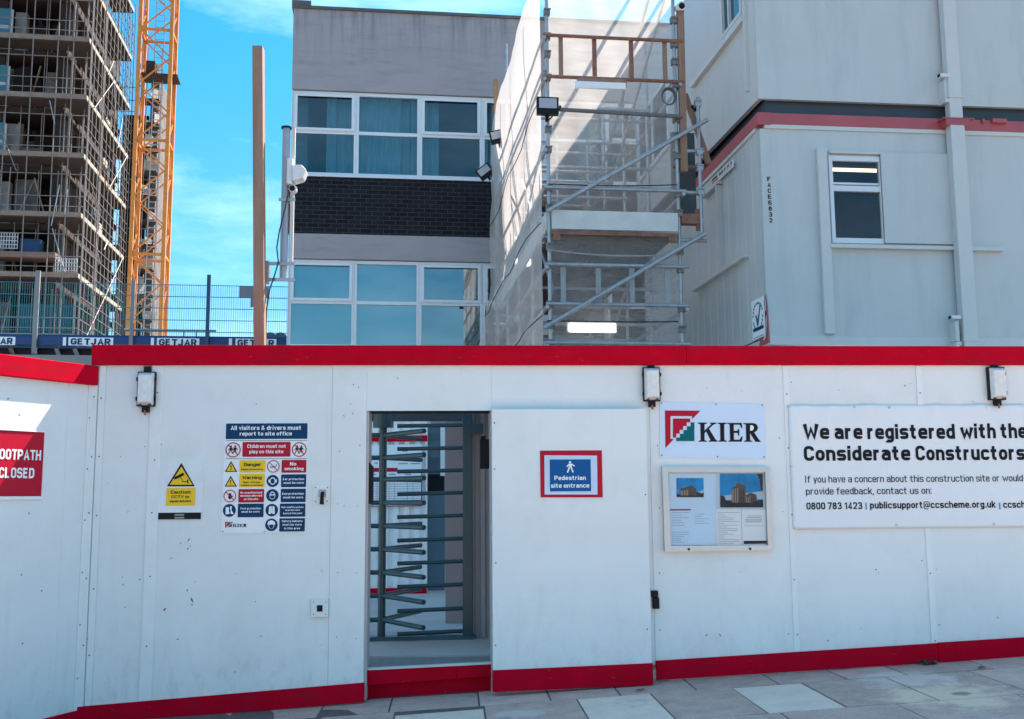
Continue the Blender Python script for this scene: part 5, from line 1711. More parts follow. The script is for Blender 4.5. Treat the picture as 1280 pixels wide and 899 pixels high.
for px, py, v, r_, ry, lab in ((622.5, 171, 4.7, -14, -6, "black floodlight halfway along the side sheeting, beside the upper office windows"), (606, 215, 6.1, -38, -8, "black tilted floodlight beside the sill of the upper office windows")):
    c = copy_tree(f1.e)
    u, z = S.hit(px, py, v)
    c.location = S.w(u, v, z)
    c.rotation_euler = (rad(8), rad(r_), S.a + rad(ry))
    c['label'] = lab
for px, py, v in ((622.5, 171, 4.7), (606, 215, 6.1)):
    pass
for px, y0, y1, v, top in ((633, 55, 118, 5.6, False), (620, 100, 160, 6.25, True)):
    u = S.hit(px, y1, v)[0]; z0, z1 = S.hit(px, y1, v)[1], S.hit(px, y0, v)[1]
    m = MB(); m.pipe([(u, v, ZG), (u, v, z1 - (0.75 if top else 0))], 0.026, 8)
    sf.part("standard", m, GALV)
    if top:
        m = MB(); m.pipe([(u, v, z1 - 0.75), (u, v, z1)], 0.042, 8)
        sf.part("orange_cap_tube", m, M("orange_tube", (0.60, 0.26, 0.10), 0.6, var=0.3))
    for zz in (z0 - 1.2, z0 - 3.0):
        m = MB(); m.pipe([(u - 0.05, v, zz), (0.05, v, zz)], 0.024, 8); sf.part("tie_tube", m, GALV)
# camera on top of the timber
u, z = S.hit(851, 8, -0.1)
t = T("dome_camera", "small white dome camera on top of the tall timber beside the scaffold", "camera", S, (u, -0.1, z))
m = MB(); m.pipe([(u, 0.02, z + 0.02), (u, -0.06, z + 0.01), (u, -0.13, z - 0.01), (u, -0.15, z - 0.015)], [0.06, 0.058, 0.058, 0.062], 16); t.part("camera_body", m, CAMW)
m = MB(); m.pipe([(u, -0.15, z - 0.015), (u, -0.165, z - 0.018)], [0.045, 0.03], 14); t.part("lens", m, BLACK)
m = MB(); m.box(u - 0.03, u + 0.03, -0.03, 0.03, z - 0.1, z - 0.06); t.part("mount", m, BLACK)
# small lamp between scaffold and cabins
u, z = S.hit(866, 138, 0.15)
t = T("site_camera", "small black and white camera on the timber stay between scaffold and cabins", "camera", S, (u, 0.15, z))
m = MB(); m.pipe([(u - 0.05, 0.12, z + 0.02), (u + 0.06, 0.08, z + 0.0)], 0.045, 10); t.part("camera_hood", m, BLACK)
m = MB(); m.box(u - 0.01, u + 0.05, 0.1, 0.16, z - 0.12, z - 0.04); t.part("bracket", m, CAMW)

# ------------------------------------------------------------------ stacked site cabins
zL0 = K.hit(965, 431)[1]
zR1, zR0 = K.hit(960, 142)[1], K.hit(960, 156)[1]
KW, KD = 10.6, 6.4
lc = T("site_cabin", "lower grey steel site cabin with red roof rail and a half-shuttered window", "site cabin", K, (KW / 2, 0, zL0), "grey steel cabins stacked behind the hoarding")
def kq(x, y, v=0.0): return K.hit(x, y, v)
wq = K.r(1037, 196, 1101, 305)
m = MB()
zt = zR0 - 0.055
a0, a1, c0, c1 = wq
m.box(0, a0, 0, 0.06, zL0 + 0.12, zt); m.box(a1, KW, 0, 0.06, zL0 + 0.12, zt)
m.box(a0, a1, 0, 0.06, zL0 + 0.12, c0); m.box(a0, a1, 0, 0.06, c1, zt)
lc.part("front_wall", m, CABIN)
m = MB(); m.box(0, KW, -0.006, 0.1, zL0, zL0 + 0.119)
m.box(0.0, KW, 0.101, KD, zL0 + 0.02, zL0 + 0.1)
lc.part("base_rail", m, CABIN2, bevel=0.004)
def ribbed(u0, u1, z0, z1, per, dep):
    """ribbed side sheet along v at the cabin's left side (K frame: u = 0 plane)"""
    mm = MB(); pts = []; v = u0
    while v < u1 - per:
        for dv, du in ((0, 0), (per * .55, 0), (per * .62, dep), (per * .92, dep), (per, 0)): pts.append((v + dv, du))
        v += per
    pts.append((u1, 0))
    P, F_ = [], []
    for v, du in pts: P += [(du, v, z0), (du, v, z1)]
    for i in range(len(pts) - 1): F_.append((2 * i, 2 * i + 1, 2 * i + 3, 2 * i + 2))
    return mm.add(P, F_)
m = ribbed(0.065, KD, zL0 + 0.12, zt, 0.33, 0.005)
m.box(0.03, 0.05, 0.065, KD, zL0 + 0.12, zt)
m.box(KW - 0.05, KW, 0.065, KD, zL0 + 0.12, zt); m.box(0.06, KW - 0.05, KD - 0.06, KD, zL0 + 0.12, zt)
lc.part("side_wall", m, CABIN)
m = MB(); m.box(-0.03, KW, -0.03, KD, zR0 + 0.001, zR1)
m.box(-0.035, 0.14, -0.035, 0.1, zR0 - 0.01, zR1 + 0.002)
lc.part("roof_rail", m, CABR, bevel=0.004)
m = MB(); m.box(0.06, KW, -0.022, 0.06, zt + 0.001, zR0); m.box(-0.022, 0.06, 0.12, KD, zt + 0.001, zR0)
lc.part("drip_trim", m, CABIN2)
# window
wf = MB(); fw_ = 0.05
wf.box(a0, a0 + fw_, -0.03, 0.05, c0, c1); wf.box(a1 - 0.012, a1, -0.03, 0.05, c0, c1)
wf.box(a0 + fw_, a1 - 0.012, -0.03, 0.05, c0, c0 + 0.07); wf.box(a0 + fw_, a1 - 0.012, -0.03, 0.05, c1 - 0.07, c1)
zm1 = kq(1068, 240)[1]; zm0 = kq(1068, 233)[1]
wf.box(a0 + fw_, a1 - 0.012, -0.028, 0.05, zm1, zm0); wf.box(a0 + fw_, a1 - 0.012, 0.0, 0.05, zm0 + 0.02, zm0 + 0.05)
w_ = lc.part("window", wf, UPVC, bevel=0.004)
m = MB(); m.rect(a0 + fw_, a1 - 0.012, c0 + 0.07, zm1, 0.01); m.rect(a0 + fw_, a1 - 0.012, zm0, c1 - 0.07, 0.01)
lc.part("pane", m, GLASSC, w_)
m = MB()
m.box(0.1, 4.2, 2.6, 2.65, zL0 + 0.13, zt - 0.05); m.box(0.1, 4.2, 0.1, 2.6, zt - 0.06, zt - 0.03)
m.mat(1); q = K.hit(1070, 212, 1.4)[1]
m.box(0.3, 3.2, 1.3, 1.42, q - 0.03, q + 0.045)
lc.part("interior", m, [M("cabin_room", (0.24, 0.19, 0.17), 0.8), LITW])
# shutter, rails, bars
q = K.r(1101, 193, 1192, 306)
m = MB(); m.box(q[0] + 0.003, q[1], -0.055, -0.032, q[2], q[3])
lc.part("sliding_shutter", m, CABIN, bevel=0.003)
q = K.r(1035, 191.5, 1161, 194.5); m = MB(); m.box(q[0], q[1], -0.05, -0.0, q[2], q[3]); lc.part("shutter_rail", m, CABIN2)
q = K.r(1036, 308.5, 1251, 314); m = MB(); m.box(q[0], q[1], -0.075, -0.0, q[2] + 0.01, q[3]); lc.part("shutter_rail", m, CABIN2)
q = K.r(1024.5, 187, 1036.5, 418); m = MB(); m.box(q[0], q[1], -0.06, -0.0, q[2], q[3]); lc.part("vertical_channel", m, CABIN2, bevel=0.003)
q = K.r(1189, 193, 1193, 306); m = MB(); m.box(q[0] + 0.002, q[1], -0.06, -0.0, q[2], q[3]); lc.part("vertical_channel", m, CABIN2)
# left face fittings
def lq(x, y, v=0.0): return KL.hit(x, y, v)
def klbox(u0, u1, v0, v1, z0, z1):
    """box on the left face given in the left-face frame, returned in K coordinates"""
    P = []
    for z in (z0, z1):
        for u, v in ((u0, v0), (u1, v0), (u1, v1), (u0, v1)):
            w = KL.w(u, v, z); d = Vector((w.x, w.y)) - K.o
            P.append((d.dot(K.ux), d.dot(K.vy), z))
    return MB().hexa(P)
p0, p1 = lq(935, 322), lq(868, 360)
lc.part("ledge_rail", klbox(p1[0], p0[0], -0.06, 0.05, (p0[1] + p1[1]) / 2 - 0.03, (p0[1] + p1[1]) / 2 + 0.03), CABIN2)
p0, p1 = lq(901, 228), lq(880, 245)
lc.part("ledge_rail", klbox(p1[0], p0[0], -0.05, 0.05, (p0[1] + p1[1]) / 2 - 0.03, (p0[1] + p1[1]) / 2 + 0.03), CABIN2)
p0 = lq(900.5, 285)
lc.part("vertical_channel", klbox(p0[0] - 0.035, p0[0] + 0.035, -0.05, 0.05, lq(900, 339)[1], lq(900, 231)[1]), CABIN2)
# corner stripes
m = MB()
zc0, zc1 = zL0 + 0.02, K.hit(957, 366)[1]
def kside(v, z): return (-0.012, v, z)
m.add([(-0.012, -0.014, zc0), (-0.012, 0.30, zc0), (-0.012, -0.014, zc1)], [(0, 2, 1)])
m.add([(-0.0125, -0.0145, zc0), (0.02, -0.0145, zc0), (0.004, -0.0145, zc1)], [(0, 1, 2)])
m.mat(1)
m.add([(-0.014, 0.02, zc0 + .10), (-0.014, 0.13, zc0 + .04), (-0.014, 0.0, zc0 + .36), (-0.014, -0.013, zc0 + .34)], [(0, 3, 2, 1)])
m.add([(-0.014, 0.0, zc0 + .42), (-0.014, 0.05, zc0 + .40), (-0.014, 0.0, zc0 + .60)], [(0, 2, 1)])
lc.part("warning_stripe", m, [CABR, SIGNW])
m = MB()
q0 = K.hit(961, 220)
st = "FACE6832"
for k, ch in enumerate(st):
    u, z = K.hit(959.0 + k * 0.33, 226.5 + k * 7.42)
    m.text(ch, u, u + 0.046, z, 0.058, -0.003, 0.02, 'f')
lc.part("stencil_lettering", m, SIGNK)
m = MB(); m.box(0.2, 0.35, 0.3, 0.45, 0.33, zL0); m.box(KW - 0.4, KW - 0.25, 0.3, 0.45, 0.33, zL0); m.box(0.2, 0.35, KD - 0.5, KD - 0.35, 0.33, zL0); m.box(KW - 0.4, KW - 0.25, KD - 0.5, KD - 0.35, 0.33, zL0)
m.box(3.5, 3.65, 0.3, 0.45, 0.33, zL0)
lc.part("support_leg", m, CABIN2)
# upper cabin
zU0 = K.hit(960, 123.5)[1]
zU1 = zU0 + 2.85
uc_ = T("site_cabin", "upper grey steel site cabin stacked on the red roof rail of the lower one", "site cabin", K, (KW / 2, 0, zU0), "grey steel cabins stacked behind the hoarding")
m = MB(); m.box(0, KW, 0.0, 0.06, zU0, zU1)
uc_.part("front_wall", m, CABIN)
wA, wB = lq(903, 47)[0], lq(929, 47)[0]
zwb = lq(916, 33)[1]; zwt = zwb + 1.15
m = MB()
def kl_add(mm, *a):
    b = klbox(*a); mm.add(b.v, b.f)
kl_add(m, -KD, wA, 0, 0.06, zU0, zU1); kl_add(m, wB, -0.062, 0, 0.06, zU0, zU1); kl_add(m, wA, wB, 0, 0.06, zU0, zwb); kl_add(m, wA, wB, 0, 0.06, zwt, zU1)
uc_.part("side_wall", m, CABIN)
m = MB()
kl_add(m, wA, wA + 0.06, -0.02, 0.05, zwb, zwt); kl_add(m, wB - 0.06, wB, -0.02, 0.05, zwb, zwt); kl_add(m, wA + 0.06, wB - 0.06, -0.02, 0.05, zwb, zwb + 0.06); kl_add(m, wA + .06, wB - .06, -0.02, .05, zwt - .06, zwt)
kl_add(m, wA + 0.30, wA + 0.34, -0.02, 0.05, zwb + .06, zwt - .06)
w_ = uc_.part("window", m, CABIN2)
m = MB(); kl_add(m, wA + .06, wB - .06, 0.02, 0.026, zwb + .06, zwt - .06)
uc_.part("pane", m, glass("upper_cabin_glass", (0.18, 0.32, 0.38), 0.10), w_)
# a second window further back, seen through the scaffold netting
xA, xB = lq(799, 160)[0], lq(838, 160)[0]; zA, zB = lq(820, 205)[1], lq(820, 118)[1]
m = MB()
kl_add(m, xA, xA + 0.09, -0.04, -0.001, zA, zB); kl_add(m, xB - 0.09, xB, -0.04, -0.001, zA, zB); kl_add(m, xA + .09, xB - .09, -0.04, -0.001, zA, zA + .07); kl_add(m, xA + .09, xB - .09, -.04, -.001, zB - .07, zB); kl_add(m, (xA + xB) / 2 - .04, (xA + xB) / 2 + .04, -.04, -.001, zA + .07, zB - .07)
w_ = uc_.part("window", m, UPVC)
m = MB(); kl_add(m, xA + .09, xB - .09, -0.02, -0.002, zA + .07, zB - .07)
uc_.part("pane", m, M("dark_pane", (0.02, 0.04, 0.05), 0.15), w_)
p0, p1 = lq(933, 27), lq(868, 102)
m = MB(); kl_add(m, p1[0], p0[0], -0.07, 0.05, (p0[1] + p1[1]) / 2 - 0.05, (p0[1] + p1[1]) / 2 + 0.04)
uc_.part("ledge_rail", m, CABIN2)
m = MB(); p0 = lq(934, 60); kl_add(m, p0[0], p0[0] + 0.05, -0.05, 0.05, lq(934, 118)[1], zU1)
uc_.part("vertical_channel", m, CABIN2)
m = MB(); m.box(0.0, KW, 0.0, KD, zU1 + 0.001, zU1 + 0.12); m.box(KW - 0.06, KW, 0.07, KD, zU0, zU1); m.box(0.3, KW - 0.06, KD - 0.1, KD, zU0, zU1)
uc_.part("roof", m, CABIN2)
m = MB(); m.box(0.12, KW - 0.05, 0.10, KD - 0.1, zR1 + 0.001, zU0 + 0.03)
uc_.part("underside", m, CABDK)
m = MB(); kl_add(m, lq(900, 225)[0], lq(900, 225)[0] + 0.3, 0.0, 0.001, 0, 0.001) if False else None
m = MB(); m.box(0.9, KW - 0.02, 0.10, 0.13, zU1 + 0.125, zU1 + 4.0)  # unseen screen added on the roof to keep sun off the pavement
k = 0.9
while k < KW: m.box(k, k + 0.05, 0.14, 0.19, zU1 + 0.125, zU1 + 4.05); k += 1.15
uc_.part("added_sun_screen", m, CABIN2)
# downpipe
q = K.r(1191, 220, 1208.5, 260, -0.12)
ud, ue_ = q[0], q[1]
t = T("downpipe", "tall square grey downpipe running down both stacked cabins", "downpipe", K, (ud, -0.1, zL0))
m = MB(); m.box(ud, ue_, -0.17, -0.04, zL0 - 0.3, K.hit(1196, 148, -.17)[1]); m.box(ud + 0.008, ue_ - 0.008, -0.165, -0.045, K.hit(1196, 148, -.17)[1] + 0.001, zU1)
t.part("pipe", m, CABIN2, bevel=0.006)
for y in (121, 425):
    z = K.hit(1195, y, -0.17)[1]
    m = MB(); m.box(ud - 0.008, ue_ + 0.008, -0.178, -0.0, z - 0.012, z + 0.012); t.part("collar", m, CABIN2)
z = K.hit(1195, 148, -0.17)[1]
m = MB(); m.box(ud - 0.1, ue_ + 0.14, -0.18, -0.032, z - 0.008, z + 0.008); m.box(ud - 0.06, ue_ + 0.08, -0.175, -0.032, z - 0.09, z - 0.009); t.part("bracket", m, CABR)
for py, lab in ((95, "small white bullet camera beside the downpipe on the upper cabin"), (397, "small white bullet camera beside the foot of the downpipe just above the red capping")):
    dx = 0 if py == 95 else 14
    u, z = K.hit(1180 + dx, py, -0.15)
    t = T("bullet_camera", lab, "camera", K, (u, -0.15, z), "bullet cameras on the cabins")
    m = MB(); m.box(u - 0.07, u + 0.06, -0.19, -0.12, z - 0.022, z + 0.022); t.part("camera_body", m, CAMW, bevel=0.008)
    m = MB(); m.box(u - 0.082, u - 0.071, -0.18, -0.13, z - 0.018, z + 0.016); t.part("lens", m, BLACK)
    m = MB(); m.box(u + 0.0, u + 0.05, -0.14, -0.0, z - 0.30, z - 0.05); m.box(u - 0.01, u + 0.06, -0.16, -0.0, z - 0.36, z - 0.31); m.pipe([(u + 0.03, -0.15, z - 0.02), (u + 0.03, -0.10, z - 0.08)], 0.014, 8)
    t.part("bracket", m, CABIN2)
# bits on the rail
u, z = K.hit(1240, 150, -0.06)
m = MB(); m.box(u, u + 0.2, -0.08, -0.031, z - 0.04, z + 0.015); m.pipe([(u - 0.12, -0.05, z - 0.04), (u - 0.12, -0.05, z + 0.01)], 0.02, 8)
lc.part("rail_lug", m, CABR)
# tick sign and hire sign on the left face
def onleft(name, lab, cat, x, y):
    u, z = lq(x, y, -0.03)
    return T(name, lab, cat, KL, (u, -0.03, z))
t = onleft("tick_sign", "white sign with a dark green tick inside a ring on the lower cabin's left face", "sign", 948, 395)
def s10(x, y): return KL.hit(930 + x / 12.85, 365 + y / 12.85, -0.036)
a = s10(115, 145); b = s10(330, 70); c = s10(300, 735); d = s10(135, 770)
ua_, ub2 = s10(125, 450)[0], s10(322, 400)[0]
zt2 = (a[1] + b[1]) / 2; zb4 = (c[1] + d[1]) / 2
m = MB(); m.box(ua_, ub2, -0.034, -0.026, zb4, zt2); t.part("backboard", m, SIGNW)
cu = (ua_ + ub2) / 2; wz = ub2 - ua_; cz = zt2 - wz * 0.52
m = MB()
for k in range(22):
    if k in (0, 11): continue
    aa = 2 * math.pi * (k + .5) / 22
    m.bar(cu + wz * .36 * math.cos(aa), cz + wz * .36 * math.sin(aa), cu + wz * .43 * math.cos(aa), cz + wz * .43 * math.sin(aa), wz * .07, -0.036)
t.part("ring_lettering", m, SIGNB)
m = MB(); m.flat([(cu - .2 * wz, cz + .05 * wz), (cu - .1 * wz, cz + .06 * wz), (cu - .02 * wz, cz - .1 * wz), (cu + .2 * wz, cz + .36 * wz), (cu + .28 * wz, cz + .36 * wz), (cu + .02 * wz, cz - .3 * wz), (cu - .06 * wz, cz - .3 * wz)], -0.0365)
t.part("tick", m, TEAL)
m = MB(); h_ = zt2 - zb4
m.rect(ua_ + wz * .08, ub2 - wz * .06, zb4 + h_ * .20, zb4 + h_ * .29, -0.036)
m.rect(ua_ + wz * .08, ub2 - wz * .06, zb4 + h_ * .035, zb4 + h_ * .05, -0.036)
t.part("caption_band", m, SIGNB)
t = onleft("hire_sign", "narrow white sign with telephone number and orange block on the lower cabin's left face", "sign", 901, 217)
def s11(x, y): return KL.hit(880 + x / 16.36, 190 + y / 16.36, -0.036)
ua_, ub2 = s11(145, 620)[0], s11(590, 240)[0]
zt2 = s11(590, 165)[1]; zb4 = s11(590, 320)[1]
zt3 = s11(150, 545)[1]
zt2 = (zt2 + zt3) / 2; zb4 = (zb4 + s11(150, 700)[1]) / 2
m = MB(); m.box(ua_, ub2, -0.034, -0.026, zb4, zt2); t.part("backboard", m, SIGNW)
m = MB(); h_ = zt2 - zb4; w_2 = ub2 - ua_
m.text("0800 51 50 10", ua_ + w_2 * .36, ub2 - w_2 * .03, zb4 + h_ * .45, h_ * .42, -0.036, 0.03, 'f')
m.rect(ua_ + w_2 * .03, ua_ + w_2 * .30, zb4 + h_ * .62, zb4 + h_ * .9, -0.036)
t.part("lettering", m, SIGNK)
m = MB(); m.rect(ua_ + w_2 * .03, ua_ + w_2 * .33, zb4 + h_ * .08, zb4 + h_ * .52, -0.036); t.part("orange_block", m, M("sign_orange", (0.55, 0.10, 0.03), 0.4))
m = MB(); m.rect(ua_ + w_2 * .38, ub2 - w_2 * .05, zb4 + h_ * .22, zb4 + h_ * .28, -0.036); t.part("red_line", m, SIGNR)

# ------------------------------------------------------------------ timber post, pole and camera behind the hoarding
PF = Fr((0, 8.35), 0)
p0, p1 = PF.hit(325, 440), PF.hit(323, 60)
t = T("timber_post", "tall plain pine post rising behind the hoarding's red capping against the sky", "post", PF, (p0[0], 0, 0.33))
m = MB()
du = (p1[0] - p0[0]) / (p1[1] - p0[1])
ub0_ = p0[0] - du * (p0[1] - 0.33)
w2, d2 = 0.042, 0.05
m.hexa([(ub0_ - w2, -d2, 0.33), (ub0_ + w2, -d2, 0.33), (ub0_ + w2, d2, 0.33), (ub0_ - w2, d2, 0.33), (p1[0] - w2, -d2, p1[1]), (p1[0] + w2, -d2, p1[1]), (p1[0] + w2, d2, p1[1]), (p1[0] - w2, d2, p1[1])])
t.part("shaft", m, TIMBER, bevel=0.003)
P2 = Fr((0, 8.5), 0)
u0, zb5 = P2.hit(354, 350); zt5 = P2.hit(351, 161)[1]
t = T("camera_pole", "grey steel tube bracketed to the timber post and carrying a white dome camera", "pole", P2, (u0, 0, zb5))
m = MB(); m.pipe([(u0, 0, zb5), (u0, 0, zt5)], 0.032, 16); t.part("tube", m, M("pole_grey", (0.34, 0.36, 0.40), 0.35, 0.3))
m = MB(); m.pipe([(u0, 0, zt5), (u0, 0, zt5 + 0.014)], 0.045, 16); t.part("cap", m, BLACK)
m = MB(); m.box(u0 + 0.045, u0 + 0.075, -0.01, 0.02, P2.hit(358, 330)[1], zt5 + 0.01); t.part("channel", m, CABIN2)
for y in (331, 351):
    z = P2.hit(350, y)[1]; ul2 = P2.hit(333, y)[0]
    m = MB(); m.box(ul2, u0 + 0.10, -0.05, -0.035, z - 0.014, z + 0.014); t.part("bracket_arm", m, GALV)
z0, z1 = P2.hit(335, 355)[1], P2.hit(335, 328)[1]; ul2 = P2.hit(332, 340)[0]
m = MB(); m.box(ul2, ul2 + 0.035, -0.06, 0.02, z0, z1); t.part("bracket_plate", m, GALV)
z = P2.hit(352, 251)[1]
m = MB(); m.box(u0 - 0.045, u0 + 0.09, -0.042, -0.034, z - 0.014, z + 0.014); m.box(u0 + 0.034, u0 + 0.05, -0.04, 0.04, z - 0.014, z + 0.014); t.part("clamp_band", m, GALV)
a = P2.r(359.5, 200, 367, 232, -0.02)
c = T("security_camera", "white wedge-shaped security camera on the grey pole in front of the office windows", "camera", P2, (a[0], -0.02, a[2]))
m = MB(); m.box(a[0], a[1], -0.07, 0.03, a[2], a[3]); c.part("mount_box", m, CAMW, bevel=0.006)
q = lambda x, y: P2.hit(x, y, -0.04)
m = MB(); m.wall([q(366.5, 209), q(378, 208.5), q(384, 215), q(379.5, 225), q(367, 228.5)], -0.10, 0.03); c.part("camera_body", m, CAMW, bevel=0.007)
uu, zz = q(366, 236)
m = MB(); m.pipe([(uu, 0.03, zz), (uu, -0.03, zz), (uu, -0.07, zz - 0.005)], [0.028, 0.036, 0.03], 14); c.part("sensor_body", m, CAMW)
m = MB(); m.pipe([(uu, -0.0702, zz - 0.005), (uu, -0.078, zz - 0.006)], 0.024, 14); c.part("lens", m, BLACK)
m = MB(); m.box(uu - 0.03, uu - 0.0, -0.02, 0.02, zz + 0.02, a[2] + 0.01); c.part("arm", m, BLACK)
pts = [P2.hit(x, y, -0.07) for x, y in ((361, 238), (356, 262), (349, 290), (346, 310), (348, 328), (343, 345), (337, 362), (333.5, 385), (332.5, 410), (332.5, 436))]
m = MB(); m.pipe([(a_, -0.07, b_) for a_, b_ in pts] + [(pts[-1][0], -0.07, 2.2)], 0.006, 6)
solo("camera_cable", m, CORD, "thin dark cable drooping from the security camera down beside the timber post", "cable", P2, (pts[4][0], -0.07, pts[4][1]))

# ------------------------------------------------------------------ gantry with banners and mesh fence
_d = FW * FPX + RT * (0 - 640) - UP * (425 - 449.5)
_p = CAM + _d * (24.5 / _d.y)
G = Fr((_p.x, _p.y), 4.0)
zgb, zgt = G.hit(150, 434)[1], G.hit(150, 420)[1]
ugr = G.hit(372, 425)[0]
gt = T("gantry_deck", "dark raised gantry deck with hanging clamps at the far left behind the hoarding", "gantry", G, (4, 1, 0.33))
m = MB(); m.box(-9, ugr, -0.05, 3.0, zgb - 0.05, zgb - 0.002); gt.part("deck", m, BLUESHEET)
m = MB(); m.box(-9, ugr, 0.1, 0.25, zgb - 0.62, zgb - 0.051); gt.part("edge_beam", m, GDARK)
a = G.hit(80, 446)[1]; b = G.hit(80, 457)[1]
m = MB(); m.box(-1, ugr, -0.3, -0.05, b - 0.1, a); gt.part("lower_beam", m, GGREY)
for x in (14, 43, 71, 94):
    u, z = G.hit(x, 437)
    m = MB(); m.beam((u - 0.02, -0.0, z + 0.05), (u + 0.07, -0.0, z - 0.17), 0.09, 0.06); m.box(u - 0.04, u + 0.05, -0.04, 0.05, z + 0.02, z + 0.09)
    gt.part("beam_clamp", m, RUST if x < 50 else GGREY)
for u in (-8, -3, 2, 6.5):
    m = MB(); m.box(u, u + 0.2, 0.3, 0.5, 0.33, zgb - 0.06); m.box(u, u + 0.2, 2.6, 2.8, 0.33, zgb - 0.06); gt.part("leg", m, GGREY)
# banner strip
bn = T("gantry_banner", "blue banner strip repeating the word GETJAR along the gantry edge", "banner", G, (3, -0.08, zgb))
m = sheet_grid(lambda a, b: (-6 + (ugr + 6) * a, -0.085 + 0.012 * math.sin(a * 60) * math.sin(b * 3), zgb + (zgt - zgb) * b), 120, 4)
o = bn.part("banner_sheet", m, GBLUE); sm = o.modifiers.new('solid', 'SOLIDIFY'); sm.thickness = 0.004
for x0, x1 in ((-33.7, 19), (85.5, 141.5), (196, 249), (294.3, 345.5)):
    q = G.r(x0, 421.2 + x0 * .008, x1, 431.5 + x0 * .008, -0.11)
    m = MB(); m.rect(q[0], q[1], q[2], q[3], -0.105); o = bn.part("white_label", m, SIGNW)
    m = MB(); h_ = q[3] - q[2]; w_2 = q[1] - q[0]
    m.text("GETJAR", q[0] + w_2 * .05, q[1] - w_2 * .06, q[2] + h_ * .10, h_ * .78, -0.112, 0.035, 'f'); bn.part("lettering", m, SIGNB, o)
for x in (78.5, 188.5, 286):
    q = G.r(x, 420.8 + x * .008, x + 4, 431.5 + x * .008, -0.11)
    m = MB(); m.rect(q[0], q[1], q[2], q[3], -0.105); bn.part("white_label", m, SIGNW)
# mesh fence
ft = G.hit(280, 357)[1]
fn = T("mesh_fence", "see-through blue-green mesh fence on grey posts above the blue banner strip", "fence", G, (3, 0, zgb))
for x0, x1 in ((-60, 47), (47, 167), (167, 261), (261, 369)):
    u0, u1 = G.hit(x0, 390)[0], G.hit(x1, 390)[0]
    m = MB(); n = int((u1 - u0) / 0.052)
    for i in range(1, n):
        u = u0 + (u1 - u0) * i / n
        m.box(u - 0.0035, u + 0.0035, 0.016, 0.023, zgb + 0.05, ft)
    for k in range(6):
        z = ft - k * (ft - zgb - 0.1) / 5
        m.box(u0 + 0.03, u1 - 0.03, 0.024, 0.034, z - 0.008, z + 0.008)
    fn.part("mesh_panel", m, WIRE)
for x, yt, w_2, mt in ((47.5, 340, 0.05, M("post_grey", (0.24, 0.23, 0.23), 0.5)), (167, 352, 0.045, bpy.data.materials["post_grey"]), (261, 345, 0.04, M("post_dark_blue", (0.03, 0.07, 0.14), 0.5))):
    u = G.hit(x, 390)[0]; z = G.hit(x, yt)[1]
    m = MB(); m.box(u - w_2, u + w_2, -0.16, -0.09, zgb - 0.2, z) if x < 200 else m.box(u - w_2, u + w_2, -0.16, -0.09, zgb, z)
    fn.part("post", m, mt)
z = G.hit(200, 409.5)[1]
m = MB(); m.pipe([(G.hit(150, 409)[0], 0.4, z), (G.hit(267, 409)[0], 0.4, z)], 0.024, 8)
for x in (226, 242, 258): u = G.hit(x, 410)[0]; m.pipe([(u, 0.4, z), (u, 0.4, zgb)], 0.018, 6)
fn.part("hand_rail", m, GALV)
q = G.r(299, 358, 320, 372, -0.02)
m = MB(); m.box(q[0], q[1] + 0.3, -0.02, -0.005, q[2], q[3]); q = G.r(313, 373, 322, 384, -0.02); m.box(q[0], q[1], -0.02, -0.005, q[2], q[3])
solo("fence_plate", m, M("plate_grey", (0.22, 0.23, 0.27), 0.6), "plain grey plates fixed to the mesh fence beside the timber post", "plate", G, (q[0], -0.02, q[2]))
for x, lab in ((337, "rounded grey tank end beyond the mesh fence, nearer the timber post"), (350, "rounded grey tank end beyond the mesh fence, nearer the office block")):
    u, z = G.hit(x, 423, 0.8)
    m = MB(); m.pipe([(u, 0.8, z), (u, 0.9, z), (u, 1.6, z)], [0.14, 0.17, 0.17], 18)
    solo("tank", m, M("tank_grey", (0.16, 0.19, 0.22), 0.5), lab, "tank", G, (u, 1, z), "tanks beyond the mesh fence")

# ------------------------------------------------------------------ tower crane mast
def mast_hit(px, py, dist):
    d = FW * FPX + RT * (px - 640) - UP * (py - 449.5)
    return CAM + d * (dist / d.y)
pc = mast_hit(159, 420, 46.0); pcr = mast_hit(199, 420, 46.0)
CRF = Fr((pc.x, pc.y), 7.0)
Wm = (pcr.x - pc.x) / math.cos(rad(7))
cr_ = T("tower_crane", "orange lattice crane mast rising beside the scaffolded building", "crane", CRF, (Wm / 2, Wm / 2, 0))
ZC_T = 36.0
lg = [(0, 0), (Wm, 0), (Wm, Wm), (0, Wm)]
for u, v in lg:
    m = MB(); m.box(u - 0.085, u + 0.085, v - 0.085, v + 0.085, -0.5, ZC_T); cr_.part("mast_leg", m, ORANGE)
zj = mast_hit(190, 250, 46.6).z
hb = mast_hit(190, 180, 46.6).z - zj
z = zj - 3 * hb
i = 0
while z < ZC_T - hb:
    for k in range(4):
        (ua1, va1), (ub1, vb1) = lg[k], lg[(k + 1) % 4]
        m = MB()
        z2 = z + hb / 2 + (0.0 if k < 2 else 0.001); z3 = z + hb
        if k >= 2: (ua1, va1), (ub1, vb1) = (ub1, vb1), (ua1, va1)
        m.beam((ua1, va1, z), (ub1, vb1, z2), 0.058, 0.058); m.beam((ub1, vb1, z2), (ua1, va1, z3), 0.058, 0.058)
        cr_.part("lattice_brace", m, ORANGE)
    if i % 2 == 0:
        m = MB()
        for k in range(4):
            (ua1, va1), (ub1, vb1) = lg[k], lg[(k + 1) % 4]; m.beam((ua1, va1, z), (ub1, vb1, z), 0.11, 0.11)
        cr_.part("section_frame", m, ORANGE)
    z += hb; i += 1
m = MB()
